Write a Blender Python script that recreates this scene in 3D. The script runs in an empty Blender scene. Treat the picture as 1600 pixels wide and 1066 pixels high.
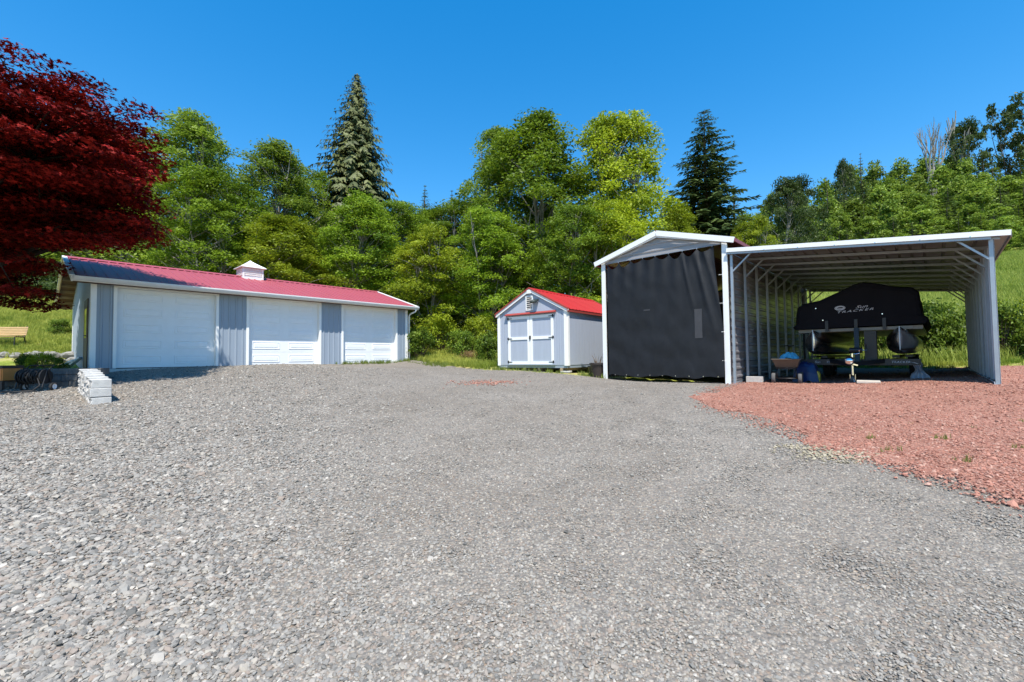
import bpy, bmesh, math, random
import numpy as np
from mathutils import Matrix, Vector, noise as mnoise
from mathutils.geometry import delaunay_2d_cdt

SC = bpy.context.scene
COL = SC.collection
R = math.radians
# ------------------------------------------------------------------ camera
CAM_F, PITCH, ROLL = 691.6, 0.0361, -0.0121          # focal length in px of the 1600 px wide photograph
EYE = Vector((0.0, 0.0, 1.6))
cam = bpy.data.cameras.new('camera')
cam.sensor_width = 36.0
cam.lens = CAM_F / 1600 * 36.0
cam.clip_end = 3000
cam.clip_start = 0.05
cam_ob = bpy.data.objects.new('camera', cam)
COL.objects.link(cam_ob)
cam_ob.matrix_world = Matrix.Translation(EYE) @ Matrix.Rotation(R(90) + PITCH, 4, 'X') @ Matrix.Rotation(ROLL, 4, 'Z')
SC.camera = cam_ob
# ------------------------------------------------------------------ sky, sun, exposure
SUN_EL = 61.5
SUN_DIR = Vector((0.10, -0.995, 0)).normalized()      # horizontal direction towards the sun
SUN_AZ = math.atan2(SUN_DIR.x, SUN_DIR.y)
world = bpy.data.worlds.new('World')
SC.world = world
world.use_nodes = True
wn, wl = world.node_tree.nodes, world.node_tree.links
wn.clear()
w_out = wn.new('ShaderNodeOutputWorld')
w_bg = wn.new('ShaderNodeBackground')
w_sky = wn.new('ShaderNodeTexSky')
w_sky.sky_type = 'NISHITA'
w_sky.sun_disc = False
w_sky.sun_elevation = R(SUN_EL)
w_sky.sun_rotation = SUN_AZ
w_sky.altitude = 200
w_sky.air_density = 1.0
w_sky.dust_density = 0.0
w_sky.ozone_density = 2.2
w_hs = wn.new('ShaderNodeHueSaturation')
w_hs.inputs['Saturation'].default_value = 1.66
w_hs.inputs['Value'].default_value = 1.52
w_gm = wn.new('ShaderNodeGamma')                      # evens out the dome: a clear, deep sky all round
w_gm.inputs[1].default_value = 0.75
wl.new(w_sky.outputs[0], w_gm.inputs[0])
wl.new(w_gm.outputs[0], w_hs.inputs['Color'])
wl.new(w_hs.outputs[0], w_bg.inputs[0])
w_bg.inputs[1].default_value = 0.14
wl.new(w_bg.outputs[0], w_out.inputs[0])
sun = bpy.data.lights.new('sun', 'SUN')
sun.energy = 4.8
sun.angle = R(0.53)
sun.color = (1.0, 0.94, 0.84)
sun_ob = bpy.data.objects.new('sun', sun)
COL.objects.link(sun_ob)
sd = Vector((SUN_DIR.x * math.cos(R(SUN_EL)), SUN_DIR.y * math.cos(R(SUN_EL)), math.sin(R(SUN_EL))))
sun_ob.rotation_euler = (-sd).to_track_quat('-Z', 'Y').to_euler()
sun_ob.location = (0, -5, 30)
SC.view_settings.view_transform = 'Standard'
SC.view_settings.look = 'None'
SC.view_settings.exposure = 0.72
SC.view_settings.gamma = 1.0
SC.view_settings.use_curve_mapping = False
SC.render.engine = 'CYCLES'
SC.cycles.max_bounces = 8
SC.cycles.transparent_max_bounces = 6
SC.cycles.use_denoising = True

# ------------------------------------------------------------------ pixel helpers
def ray(px, py):
    x, y = px - 800, py - 533
    c, s = math.cos(ROLL), math.sin(ROLL)
    x, y = c * x + s * y, -s * x + c * y
    xc, zc = x / CAM_F, -y / CAM_F
    return Vector((xc, math.cos(PITCH) - zc * math.sin(PITCH), math.sin(PITCH) + zc * math.cos(PITCH)))

def at(px, py, Y):
    r = ray(px, py)
    return EYE + r * (Y / r.y)

# ------------------------------------------------------------------ terrain height (points surveyed from the buildings' feet)
CP = np.array([
 (0,0,0),(-5,0,0),(5,0,.05),(-12,0,.1),(12,0,.25),(0,-12,-1),(-14,-12,-.8),(14,-12,-.8),(0,-40,-2),(60,-30,2),(-60,-30,0),
 (0,4,.36),(-5,4,.36),(5,4,.42),(11,4,.62),(0,8,.74),(-4,8.5,.76),(4.5,8,.74),(-8.1,8.3,.76),(-12,8.6,.82),(-17,9,.95),
 (-11.5,11,1.0),(-8.5,11.5,1.08),(-12.2,12.6,1.24),(-10.5,14.2,1.36),(-8,16.8,1.375),(-5,20.2,1.375),
 (0,12.5,1.02),(-4,13,1.1),(-3,17.5,1.2),(0,16,1.14),(2,14.2,1.0),(-1,18,1.2),
 (2.98,14.06,.87),(5.6,11.5,.85),(7,10.8,.84),(9.4,12.07,.85),(9.03,8.26,.99),(15.8,15.4,1.0),(9.8,21.2,1.0),(12.5,18,.95),
 (8,6.5,.72),(13,9,1.03),(14,11,1.05),(18,13,1.2),(22,18,1.5),(14,22,1.3),(20,24,1.9),
 (24,26,2.8),(33,45,7.2),(42,45,8.2),(55,45,9.5),(61,65,15.0),(78,65,16),(30,70,13),(30,28,2.9),(36,31,4.0),
 (70,120,17),(87,120,24),(104,120,29),(139,120,34),(45,130,13),(0,130,12),(-60,130,14),(-150,130,20),(200,120,40),(150,200,52),
 (0,220,25),(-150,220,30),(250,60,42),(120,60,24),(300,300,60),(-300,300,40),(0,400,45),
 (-19,17.5,1.95),(-16,16.2,1.55),(-24,22,3.3),(-30,28,5.2),(-16,26,3.6),(-40,25,5.5),(-40,10,2.2),(-26,12,1.5),(-20,13,1.3),(-60,45,11),
 (-10,25,2.6),(0,26,2.6),(0,22,1.75),(-3,24,2.2),(5,26,2.4),(0,40,6),(-20,40,7.5),(15,35,5),(-40,45,9)], float)
_C = 1.5
def _phi(d2): return np.sqrt(d2 + _C * _C)
_n = len(CP)
_A = np.zeros((_n + 3, _n + 3))
_A[:_n, :_n] = _phi(((CP[:, None, :2] - CP[None, :, :2]) ** 2).sum(-1)) + np.eye(_n) * -0.02
_A[:_n, _n] = 1; _A[:_n, _n + 1:] = CP[:, :2]
_A[_n, :_n] = 1; _A[_n + 1:, :_n] = CP[:, :2].T
_W = np.linalg.solve(_A, np.concatenate([CP[:, 2], np.zeros(3)]))
def hts(X, Y):
    X, Y = np.asarray(X, float), np.asarray(Y, float)
    P = np.stack([X.ravel(), Y.ravel()], 1)
    out = np.zeros(len(P))
    for i in range(0, len(P), 20000):
        Q = P[i:i + 20000]
        out[i:i + 20000] = _phi(((Q[:, None] - CP[None, :, :2]) ** 2).sum(-1)) @ _W[:_n] + _W[_n] + Q @ _W[_n + 1:]
    return out.reshape(X.shape)
def ht(x, y): return float(hts(np.array([x]), np.array([y]))[0])
def ground_at(px, py):
    r = ray(px, py)
    t = 1.0
    for i in range(4000):
        P = EYE + r * t
        if P.z < ht(P.x, P.y): break
        t += 0.02 + t * 0.002
    return P

# ------------------------------------------------------------------ materials
def nodes_of(m):
    m.use_nodes = True
    return m.node_tree.nodes, m.node_tree.links, m.node_tree.nodes['Principled BSDF']
def mat(name, col, rough=0.6, metal=0.0, var=0.12, scale=4.0, bump=0.0, bscale=60.0, spec=0.5, streak=None, coat=0.0):
    m = bpy.data.materials.new(name)
    n, l, b = nodes_of(m)
    b.inputs['Roughness'].default_value = rough
    b.inputs['Metallic'].default_value = metal
    b.inputs['Specular IOR Level'].default_value = spec
    if coat: b.inputs['Coat Weight'].default_value = coat
    tc = n.new('ShaderNodeTexCoord')
    mp = n.new('ShaderNodeMapping')
    if streak: mp.inputs['Scale'].default_value = streak
    l.new(tc.outputs['Object'], mp.inputs[0])
    nz = n.new('ShaderNodeTexNoise')
    nz.inputs['Scale'].default_value = scale
    nz.inputs['Detail'].default_value = 6
    nz.inputs['Roughness'].default_value = 0.62
    l.new(mp.outputs[0], nz.inputs['Vector'])
    rp = n.new('ShaderNodeValToRGB')
    rp.color_ramp.elements[0].position = 0.3
    rp.color_ramp.elements[1].position = 0.7
    rp.color_ramp.elements[0].color = [c * (1 - var) for c in col] + [1]
    rp.color_ramp.elements[1].color = [min(1, c * (1 + var)) for c in col] + [1]
    l.new(nz.outputs[0], rp.inputs[0])
    l.new(rp.outputs[0], b.inputs['Base Color'])
    if bump:
        nb = n.new('ShaderNodeTexNoise')
        nb.inputs['Scale'].default_value = bscale
        nb.inputs['Detail'].default_value = 4
        l.new(mp.outputs[0], nb.inputs['Vector'])
        bp = n.new('ShaderNodeBump')
        bp.inputs['Strength'].default_value = bump
        bp.inputs['Distance'].default_value = 0.02
        l.new(nb.outputs[0], bp.inputs['Height'])
        l.new(bp.outputs[0], b.inputs['Normal'])
    return m

def leaf_mat(name, dark, light, trans=0.40, rough=0.5, spec=0.25, rnd=0.25):
    m = bpy.data.materials.new(name)
    n, l, b = nodes_of(m)
    out = n['Material Output']
    a = n.new('ShaderNodeAttribute'); a.attribute_name = 'tint'
    mx = n.new('ShaderNodeMix'); mx.data_type = 'RGBA'
    mx.inputs[6].default_value = (*dark, 1); mx.inputs[7].default_value = (*light, 1)
    l.new(a.outputs['Fac'], mx.inputs[0])
    oi = n.new('ShaderNodeObjectInfo')
    mr = n.new('ShaderNodeMapRange')
    mr.inputs[3].default_value = 1 - rnd; mr.inputs[4].default_value = 1 + rnd
    l.new(oi.outputs['Random'], mr.inputs[0])
    hs = n.new('ShaderNodeHueSaturation')
    l.new(mx.outputs[2], hs.inputs['Color'])
    l.new(mr.outputs[0], hs.inputs['Value'])
    l.new(hs.outputs[0], b.inputs['Base Color'])
    b.inputs['Roughness'].default_value = rough
    b.inputs['Specular IOR Level'].default_value = spec
    tr = n.new('ShaderNodeBsdfTranslucent')
    l.new(hs.outputs[0], tr.inputs[0])
    ms = n.new('ShaderNodeMixShader'); ms.inputs[0].default_value = trans
    l.new(b.outputs[0], ms.inputs[1]); l.new(tr.outputs[0], ms.inputs[2])
    l.new(ms.outputs[0], out.inputs[0])
    return m

def gravel_mat(name, cols, base, size, weeds=None):
    """stones as cells with their own colour, height and dark joints"""
    m = bpy.data.materials.new(name)
    n, l, b = nodes_of(m)
    b.inputs['Roughness'].default_value = 0.85
    b.inputs['Specular IOR Level'].default_value = 0.25
    tc = n.new('ShaderNodeTexCoord')
    nw = n.new('ShaderNodeTexNoise'); nw.inputs['Scale'].default_value = 30; nw.inputs['Detail'].default_value = 2
    l.new(tc.outputs['Object'], nw.inputs['Vector'])
    va = n.new('ShaderNodeVectorMath'); va.operation = 'SCALE'; va.inputs['Scale'].default_value = 0.02
    l.new(nw.outputs['Color'], va.inputs[0])
    vb = n.new('ShaderNodeVectorMath'); vb.operation = 'ADD'
    l.new(tc.outputs['Object'], vb.inputs[0]); l.new(va.outputs[0], vb.inputs[1])
    v = n.new('ShaderNodeTexVoronoi'); v.inputs['Scale'].default_value = 1 / size
    l.new(vb.outputs[0], v.inputs['Vector'])
    v2 = n.new('ShaderNodeTexVoronoi'); v2.inputs['Scale'].default_value = 0.43 / size
    l.new(vb.outputs[0], v2.inputs['Vector'])
    sp = n.new('ShaderNodeSeparateColor')
    l.new(v.outputs['Color'], sp.inputs[0])
    rp = n.new('ShaderNodeValToRGB')
    rp.color_ramp.interpolation = 'LINEAR'
    while len(rp.color_ramp.elements) < len(cols): rp.color_ramp.elements.new(0.5)
    for i, c in enumerate(cols):
        rp.color_ramp.elements[i].position = i / (len(cols) - 1)
        rp.color_ramp.elements[i].color = (*c, 1)
    l.new(sp.outputs[0], rp.inputs[0])
    # broad patches: dust, wheel tracks, dampness
    nb = n.new('ShaderNodeTexNoise'); nb.inputs['Scale'].default_value = 0.55; nb.inputs['Detail'].default_value = 7; nb.inputs['Roughness'].default_value = .6
    l.new(tc.outputs['Object'], nb.inputs['Vector'])
    r2 = n.new('ShaderNodeValToRGB')
    r2.color_ramp.elements[0].position = .34; r2.color_ramp.elements[0].color = (.80, .74, .67, 1)
    r2.color_ramp.elements[1].position = .68; r2.color_ramp.elements[1].color = (1.12, 1.1, 1.08, 1)
    l.new(nb.outputs[0], r2.inputs[0])
    mx = n.new('ShaderNodeMix'); mx.data_type = 'RGBA'; mx.blend_type = 'MULTIPLY'; mx.inputs[0].default_value = 1
    l.new(rp.outputs[0], mx.inputs[6]); l.new(r2.outputs[0], mx.inputs[7])
    # dust between the stones
    jr = n.new('ShaderNodeMapRange'); jr.inputs[1].default_value = .25; jr.inputs[2].default_value = .75
    l.new(v.outputs['Distance'], jr.inputs[0])
    nm = n.new('ShaderNodeTexNoise'); nm.inputs['Scale'].default_value = 9; nm.inputs['Detail'].default_value = 5; nm.inputs['Roughness'].default_value = .75
    l.new(tc.outputs['Object'], nm.inputs['Vector'])
    r3 = n.new('ShaderNodeValToRGB')
    r3.color_ramp.elements[0].position = .36; r3.color_ramp.elements[0].color = (.80, .78, .75, 1)
    r3.color_ramp.elements[1].position = .64; r3.color_ramp.elements[1].color = (1.28, 1.27, 1.25, 1)
    l.new(nm.outputs[0], r3.inputs[0])
    mx3 = n.new('ShaderNodeMix'); mx3.data_type = 'RGBA'; mx3.blend_type = 'MULTIPLY'; mx3.inputs[0].default_value = 1
    l.new(mx.outputs[2], mx3.inputs[6]); l.new(r3.outputs[0], mx3.inputs[7]); mx = mx3
    m2 = n.new('ShaderNodeMix'); m2.data_type = 'RGBA'
    m2.inputs[7].default_value = (*base, 1)
    l.new(jr.outputs[0], m2.inputs[0]); l.new(mx.outputs[2], m2.inputs[6])
    l.new(m2.outputs[2], b.inputs['Base Color'])
    hh = n.new('ShaderNodeMath'); hh.operation = 'ADD'
    l.new(v.outputs['Distance'], hh.inputs[0]); l.new(v2.outputs['Distance'], hh.inputs[1])
    bp = n.new('ShaderNodeBump'); bp.invert = True
    bp.inputs['Strength'].default_value = 0.9; bp.inputs['Distance'].default_value = size * 0.6
    l.new(hh.outputs[0], bp.inputs['Height'])
    l.new(bp.outputs[0], b.inputs['Normal'])
    return m

def soil_mat(name, a, b_, c_, scale):
    m = bpy.data.materials.new(name)
    n, l, b = nodes_of(m)
    b.inputs['Roughness'].default_value = .95
    b.inputs['Specular IOR Level'].default_value = .1
    tc = n.new('ShaderNodeTexCoord')
    n1 = n.new('ShaderNodeTexNoise'); n1.inputs['Scale'].default_value = scale; n1.inputs['Detail'].default_value = 8; n1.inputs['Roughness'].default_value = .7
    l.new(tc.outputs['Object'], n1.inputs['Vector'])
    rp = n.new('ShaderNodeValToRGB')
    rp.color_ramp.elements.new(.5)
    for e, p, c in zip(rp.color_ramp.elements, (.32, .5, .68), (a, b_, c_)):
        e.position = p; e.color = (*c, 1)
    l.new(n1.outputs[0], rp.inputs[0]); l.new(rp.outputs[0], b.inputs['Base Color'])
    n2 = n.new('ShaderNodeTexNoise'); n2.inputs['Scale'].default_value = 14; n2.inputs['Detail'].default_value = 6
    l.new(tc.outputs['Object'], n2.inputs['Vector'])
    bp = n.new('ShaderNodeBump'); bp.inputs['Strength'].default_value = .8; bp.inputs['Distance'].default_value = .1
    l.new(n2.outputs[0], bp.inputs['Height']); l.new(bp.outputs[0], b.inputs['Normal'])
    return m

def stone_mat(name, cols):
    m = bpy.data.materials.new(name)
    n, l, b = nodes_of(m)
    b.inputs['Roughness'].default_value = .8
    b.inputs['Specular IOR Level'].default_value = .3
    a = n.new('ShaderNodeAttribute'); a.attribute_name = 'tint'; a.attribute_type = 'INSTANCER'
    rp = n.new('ShaderNodeValToRGB')
    while len(rp.color_ramp.elements) < len(cols): rp.color_ramp.elements.new(0.5)
    for i, c in enumerate(cols):
        rp.color_ramp.elements[i].position = i / (len(cols) - 1)
        rp.color_ramp.elements[i].color = (*c, 1)
    l.new(a.outputs['Fac'], rp.inputs[0]); l.new(rp.outputs[0], b.inputs['Base Color'])
    return m

def grass_mat(name, a_, b_):
    m = leaf_mat(name, a_, b_, trans=.45, rough=.6, rnd=0)
    for nd in m.node_tree.nodes:
        if nd.type == 'ATTRIBUTE': nd.attribute_type = 'INSTANCER'
    return m

GREYS = [(.10,.097,.089),(.19,.18,.163),(.285,.265,.235),(.25,.20,.162),(.22,.216,.202),(.345,.31,.26),(.16,.152,.14),(.43,.395,.345)]
REDS = [(.16,.066,.048),(.31,.135,.095),(.40,.19,.138),(.35,.20,.155),(.25,.105,.075),(.47,.30,.235)]
M = dict(
 gravel=gravel_mat('gravel', GREYS, (.165,.15,.133), .020),
 lava=gravel_mat('lava', REDS, (.26,.13,.098), .022),
 soil=soil_mat('meadow_soil', (.11,.165,.02), (.25,.28,.055), (.46,.38,.18), .7),
 stone=stone_mat('stone', GREYS), lavastone=stone_mat('lava_stone', REDS),
 white=mat('white_paint', (.80,.80,.79), .45, var=.03, bump=.05),
 whitemetal=mat('white_metal', (.80,.81,.82), .32, var=.03, scale=2),
 door=mat('door_white', (.76,.78,.80), .42, var=.03, bump=.06, bscale=140),
 gutter=mat('gutter_white', (.66,.66,.66), .4, var=.06),
 bluegrey=mat('blue_grey_metal', (.27,.32,.385), .42, var=.05, scale=1.5, streak=(1,1,.15)),
 shedblue=mat('shed_siding', (.36,.40,.48), .7, var=.05, scale=9, bump=.15, bscale=90, streak=(1,1,.1)),
 redroof=mat('red_roof_faded', (.33,.068,.088), .45, var=.06, scale=1.2, spec=.5),
 shedred=mat('shed_red_roof', (.36,.011,.012), .55, var=.06, scale=1.5, spec=.3),
 redtrim=mat('red_trim', (.30,.045,.035), .5, var=.1),
 darkred=mat('dark_red_metal', (.20,.030,.032), .35, var=.1),
 galv=mat('galvanised', (.33,.37,.42), .38, metal=.5, var=.08, scale=7),
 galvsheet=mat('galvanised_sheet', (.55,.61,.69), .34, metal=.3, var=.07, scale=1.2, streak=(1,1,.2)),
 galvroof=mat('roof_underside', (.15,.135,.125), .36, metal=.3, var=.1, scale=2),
 siding=mat('grey_siding', (.17,.165,.18), .26, var=.05, scale=2, spec=.8),
 gablesiding=mat('pale_siding', (.30,.285,.29), .4, var=.05, scale=2),
 tarp=mat('black_mesh_fabric', (.011,.012,.015), .55, var=.25, scale=3, bump=.25, bscale=420, spec=.35),
 cover=mat('black_boat_cover', (.009,.009,.012), .8, var=.2, scale=2, bump=.1, spec=.15),
 black=mat('black_steel', (.015,.015,.017), .45, var=.2),
 rubber=mat('rubber', (.022,.022,.023), .85, var=.2, bump=.2),
 greyrubber=mat('dusty_rubber', (.09,.09,.09), .85, var=.2),
 alu=mat('polished_aluminium', (.75,.70,.65), .24, metal=1, var=.04),
 chrome=mat('chrome', (.75,.76,.78), .15, metal=1, var=.05),
 concrete=mat('concrete_block', (.50,.49,.47), .9, var=.12, scale=12, bump=.5, bscale=90, spec=.2),
 splitblock=mat('split_face_block', (.42,.40,.38), .95, var=.25, scale=20, bump=1.0, bscale=45, spec=.15),
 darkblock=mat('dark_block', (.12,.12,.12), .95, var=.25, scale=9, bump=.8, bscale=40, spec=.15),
 rock=mat('field_rock', (.24,.235,.225), .9, var=.35, scale=6, bump=.8, bscale=25, spec=.2),
 wood=mat('pale_timber', (.45,.30,.15), .65, var=.2, scale=5, streak=(1,8,8)),
 rafter=mat('rafter_timber', (.36,.26,.17), .75, var=.2, scale=6),
 deck=mat('roof_boarding', (.13,.07,.05), .85, var=.25, scale=5),
 orange=mat('orange_paint', (.62,.22,.05), .5, var=.1),
 brown=mat('dark_brown', (.05,.028,.02), .6, var=.2),
 glass=mat('dark_glass', (.03,.04,.035), .06, var=.1, spec=.9),
 bluebag=mat('light_blue_plastic', (.10,.42,.62), .3, var=.15, bump=.3, bscale=20),
 blue=mat('blue_plastic', (.01,.03,.13), .35, var=.15),
 yellow=mat('yellow_plastic', (.70,.48,.05), .45, var=.1),
 poly=mat('grey_poly_tub', (.10,.085,.068), .5, var=.15),
 paleplastic=mat('pale_sheet', (.36,.37,.42), .4, var=.1, bump=.4, bscale=15),
 slab=mat('pale_paver', (.52,.47,.40), .9, var=.1, scale=10, bump=.2),
 clay=mat('dark_pot', (.035,.025,.022), .5, var=.2),
 lettering=mat('printed_lettering', (.55,.56,.58), .6, var=.05),
 bark=mat('bark', (.10,.082,.065), .95, var=.35, scale=9, bump=1.0, bscale=30, spec=.1, streak=(1,1,.25)),
 greybark=mat('grey_bark', (.26,.245,.225), .95, var=.3, scale=9, bump=.8, bscale=30, spec=.1, streak=(1,1,.3)),
 maplebark=mat('maple_bark', (.035,.028,.024), .95, var=.3, scale=9, bump=1.0, bscale=30, spec=.1),
 drytwig=mat('dry_twig', (.16,.11,.07), .9, var=.3),
 lf_alder=leaf_mat('alder_leaves', (.075,.14,.010), (.25,.36,.022)),
 lf_yellow=leaf_mat('bright_leaves', (.12,.175,.010), (.35,.42,.022)),
 lf_birch=leaf_mat('birch_leaves', (.08,.14,.014), (.25,.34,.032)),
 lf_dark=leaf_mat('dark_leaves', (.030,.055,.012), (.095,.14,.03)),
 lf_spruce=leaf_mat('spruce_needles', (.035,.068,.022), (.13,.19,.055), trans=.25),
 lf_cedar=leaf_mat('cedar_sprays', (.050,.066,.02), (.165,.185,.065), trans=.2),
 lf_hill=leaf_mat('hill_leaves', (.085,.15,.016), (.25,.34,.04), rnd=.3),
 lf_maple=leaf_mat('red_maple_leaves', (.018,.002,.002), (.255,.014,.010), trans=.10, rough=.6, spec=.08),
 lf_shrub=leaf_mat('shrub_leaves', (.055,.105,.012), (.21,.30,.03)),
 lf_dry=leaf_mat('dry_leaves', (.20,.12,.05), (.42,.30,.13)),
 grass=grass_mat('grass_blades', (.13,.21,.02), (.52,.53,.11)),
 meadow=grass_mat('meadow_blades', (.19,.27,.03), (.45,.50,.12)),
 weed=grass_mat('weed_blades', (.10,.15,.02), (.26,.31,.07)),
)

# ------------------------------------------------------------------ mesh helpers
class MB:
    def __init__(s): s.v = []; s.f = []
    def add(s, vs, fs):
        o = len(s.v); s.v += [tuple(p) for p in vs]; s.f += [tuple(i + o for i in f) for f in fs]; return s
    def box(s, a, b):
        (x0, y0, z0), (x1, y1, z1) = a, b
        return s.add([(x0,y0,z0),(x1,y0,z0),(x1,y1,z0),(x0,y1,z0),(x0,y0,z1),(x1,y0,z1),(x1,y1,z1),(x0,y1,z1)],
                     [(0,3,2,1),(4,5,6,7),(0,1,5,4),(1,2,6,5),(2,3,7,6),(3,0,4,7)])
    def bar(s, p, q, w, h, up=(0,0,1)):
        p, q = Vector(p), Vector(q); d = (q - p).normalized(); up = Vector(up)
        sd_ = d.cross(up)
        if sd_.length < 1e-4: sd_ = d.cross(Vector((1,0,0)))
        sd_.normalize(); u = sd_.cross(d).normalized()
        a, b = sd_ * (w / 2), u * (h / 2)
        return s.add([p-a-b, p+a-b, p+a+b, p-a+b, q-a-b, q+a-b, q+a+b, q-a+b],
                     [(0,3,2,1),(4,5,6,7),(0,1,5,4),(1,2,6,5),(2,3,7,6),(3,0,4,7)])
    def tube(s, pts, r, n=8, cap=True):
        pts = [Vector(p) for p in pts]
        rs = r if isinstance(r, (list, tuple)) else [r] * len(pts)
        vs, fs = [], []
        ref = Vector((0,0,1))
        for i, p in enumerate(pts):
            d = (pts[min(i+1, len(pts)-1)] - pts[max(i-1, 0)]).normalized()
            a = d.cross(ref)
            if a.length < 0.05: a = d.cross(Vector((1,0,0)))
            a.normalize(); b = d.cross(a).normalized()
            for k in range(n):
                t = 2 * math.pi * k / n
                vs.append(p + (a * math.cos(t) + b * math.sin(t)) * rs[i])
        for i in range(len(pts) - 1):
            for k in range(n):
                fs.append((i*n+k, i*n+(k+1) % n, (i+1)*n+(k+1) % n, (i+1)*n+k))
        if cap: fs += [tuple(range(n))[::-1], tuple(range((len(pts)-1)*n, len(pts)*n))]
        return s.add(vs, fs)
    def prism(s, poly, fn0, fn1):
        n = len(poly)
        return s.add([fn0(p) for p in poly] + [fn1(p) for p in poly],
                     [tuple(range(n)), tuple(range(2*n-1, n-1, -1))] + [(i, i+n, (i+1) % n + n, (i+1) % n) for i in range(n)])
    def loft(s, secs, closed=True, cap=False):
        n = len(secs[0]); vs = [p for c in secs for p in c]; fs = []
        for i in range(len(secs) - 1):
            for k in range(n if closed else n - 1):
                fs.append((i*n+k, i*n+(k+1) % n, (i+1)*n+(k+1) % n, (i+1)*n+k))
        if cap: fs += [tuple(range(n))[::-1], tuple(range((len(secs)-1)*n, len(secs)*n))]
        return s.add(vs, fs)
    def mesh(s, name, m, smooth=False):
        me = bpy.data.meshes.new(name); me.from_pydata(s.v, [], s.f)
        bm = bmesh.new(); bm.from_mesh(me); bmesh.ops.recalc_face_normals(bm, faces=bm.faces); bm.to_mesh(me); bm.free()
        if m is not None: me.materials.append(M[m] if isinstance(m, str) else m)
        if smooth: me.polygons.foreach_set('use_smooth', [True] * len(me.polygons))
        return me
    def build(s, name, m, parent=None, loc=(0,0,0), rot=(0,0,0), smooth=False, bevel=0.0, solid=0.0):
        return put(name, s.mesh(name, m, smooth), parent, loc, rot, bevel, solid)
def put(name, me, parent=None, loc=(0,0,0), rot=(0,0,0), bevel=0.0, solid=0.0):
    o = bpy.data.objects.new(name, me); COL.objects.link(o)
    o.parent = parent; o.location = loc; o.rotation_euler = rot
    if solid:
        d = o.modifiers.new('thick', 'SOLIDIFY'); d.thickness = solid; d.offset = 0
    if bevel:
        d = o.modifiers.new('bevel', 'BEVEL'); d.width = bevel; d.segments = 2; d.limit_method = 'ANGLE'
    return o
def tag(o, label, cat, group=None):
    o['label'] = label; o['category'] = cat
    if group: o['group'] = group
    return o
def thing(name, label, cat, loc=(0,0,0), rz=0, group=None):
    o = bpy.data.objects.new(name, None); COL.objects.link(o)
    o.empty_display_size = .2; o.location = loc; o.rotation_euler = (0, 0, rz)
    return tag(o, label, cat, group)
def structure(o): o['kind'] = 'structure'; return o
def stuff(o, label=None, cat=None):
    o['kind'] = 'stuff'
    if label: o['label'] = label; o['category'] = cat
    return o
def box(a, b): return MB().box(a, b)

def ribbed(length, height, pitch, rw, rh, phase=0.0, vertical=True):
    """corrugated sheet, ribs along 'height'; profile along x, ribs rising towards -y"""
    xs = [0.0]; ys = [0.0]
    x = phase + pitch / 2
    while x + rw / 2 < length:
        xs += [x - rw/2, x - rw/4, x + rw/4, x + rw/2]; ys += [0, -rh, -rh, 0]; x += pitch
    xs.append(length); ys.append(0.0)
    mb = MB(); n = len(xs)
    mb.add([(a, b, 0) for a, b in zip(xs, ys)] + [(a, b, height) for a, b in zip(xs, ys)], [(i, i+1, n+i+1, n+i) for i in range(n-1)])
    return mb

def text_mesh(body, size, shear=0.0, spacing=1.0):
    cu = bpy.data.curves.new('lettering', 'FONT')
    cu.body = body; cu.size = size; cu.shear = shear; cu.extrude = .002; cu.align_x = 'CENTER'; cu.space_character = spacing
    cu.resolution_u = 3
    ob = bpy.data.objects.new('lettering', cu); COL.objects.link(ob)
    dg = bpy.context.evaluated_depsgraph_get()
    me = bpy.data.meshes.new_from_object(ob.evaluated_get(dg))
    bpy.data.objects.remove(ob); bpy.data.curves.remove(cu)
    me.materials.clear(); me.materials.append(M['lettering'])
    return me

# ------------------------------------------------------------------ ground sheets
def spaced(a, b, near0, near1, step, grow):
    c = list(np.arange(near0, near1 + 1e-6, step)); s_ = step
    while c[-1] < b: s_ *= grow; c.append(c[-1] + s_)
    s_ = step
    while c[0] > a: s_ *= grow; c.insert(0, c[0] - s_)
    return np.array(c)

def jag(poly, step=.15, amp=.06, seed=0):
    rng = random.Random(seed); out = []
    for i, p in enumerate(poly):
        q = poly[(i + 1) % len(poly)]
        p2, q2 = Vector(p), Vector(q); n = max(1, int((q2 - p2).length / step))
        for k in range(n):
            c = p2.lerp(q2, k / n)
            w = mnoise.noise(Vector((c.x * .7, c.y * .7, seed))) * amp * 3 + rng.uniform(-amp, amp)
            d = (q2 - p2).normalized()
            out.append((c.x - d.y * w, c.y + d.x * w))
    return out
def inside(P, poly):
    x, y = P[:, 0], P[:, 1]; r = np.zeros(len(P), bool); n = len(poly)
    for i in range(n):
        x0, y0 = poly[i]; x1, y1 = poly[(i + 1) % n]
        c = ((y0 > y) != (y1 > y)) & (x < (x1 - x0) * (y - y0) / (y1 - y0 + 1e-12) + x0)
        r ^= c
    return r
def gp(px, py):
    p = ground_at(px, py); return (p.x, p.y)

GA = math.pi / 2 - .7326                       # garage axis
GO = Vector((-12.3352, 12.9585, 1.397))
SA = -.7641                                    # metal shelter axis
SO = Vector((2.9822, 14.0615, .888))
HA = -.6643                                    # shed axis
HO = Vector((-.511, 17.0448, 1.30))
def loc2(o, a, x, y): return (o.x + math.cos(a) * x - math.sin(a) * y, o.y + math.sin(a) * x + math.cos(a) * y)
def G2(x, y): return loc2(GO, GA, x, y)
def S2(x, y): return loc2(SO, SA, x, y)
def H2(x, y): return loc2(HO, HA, x, y)

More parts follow.
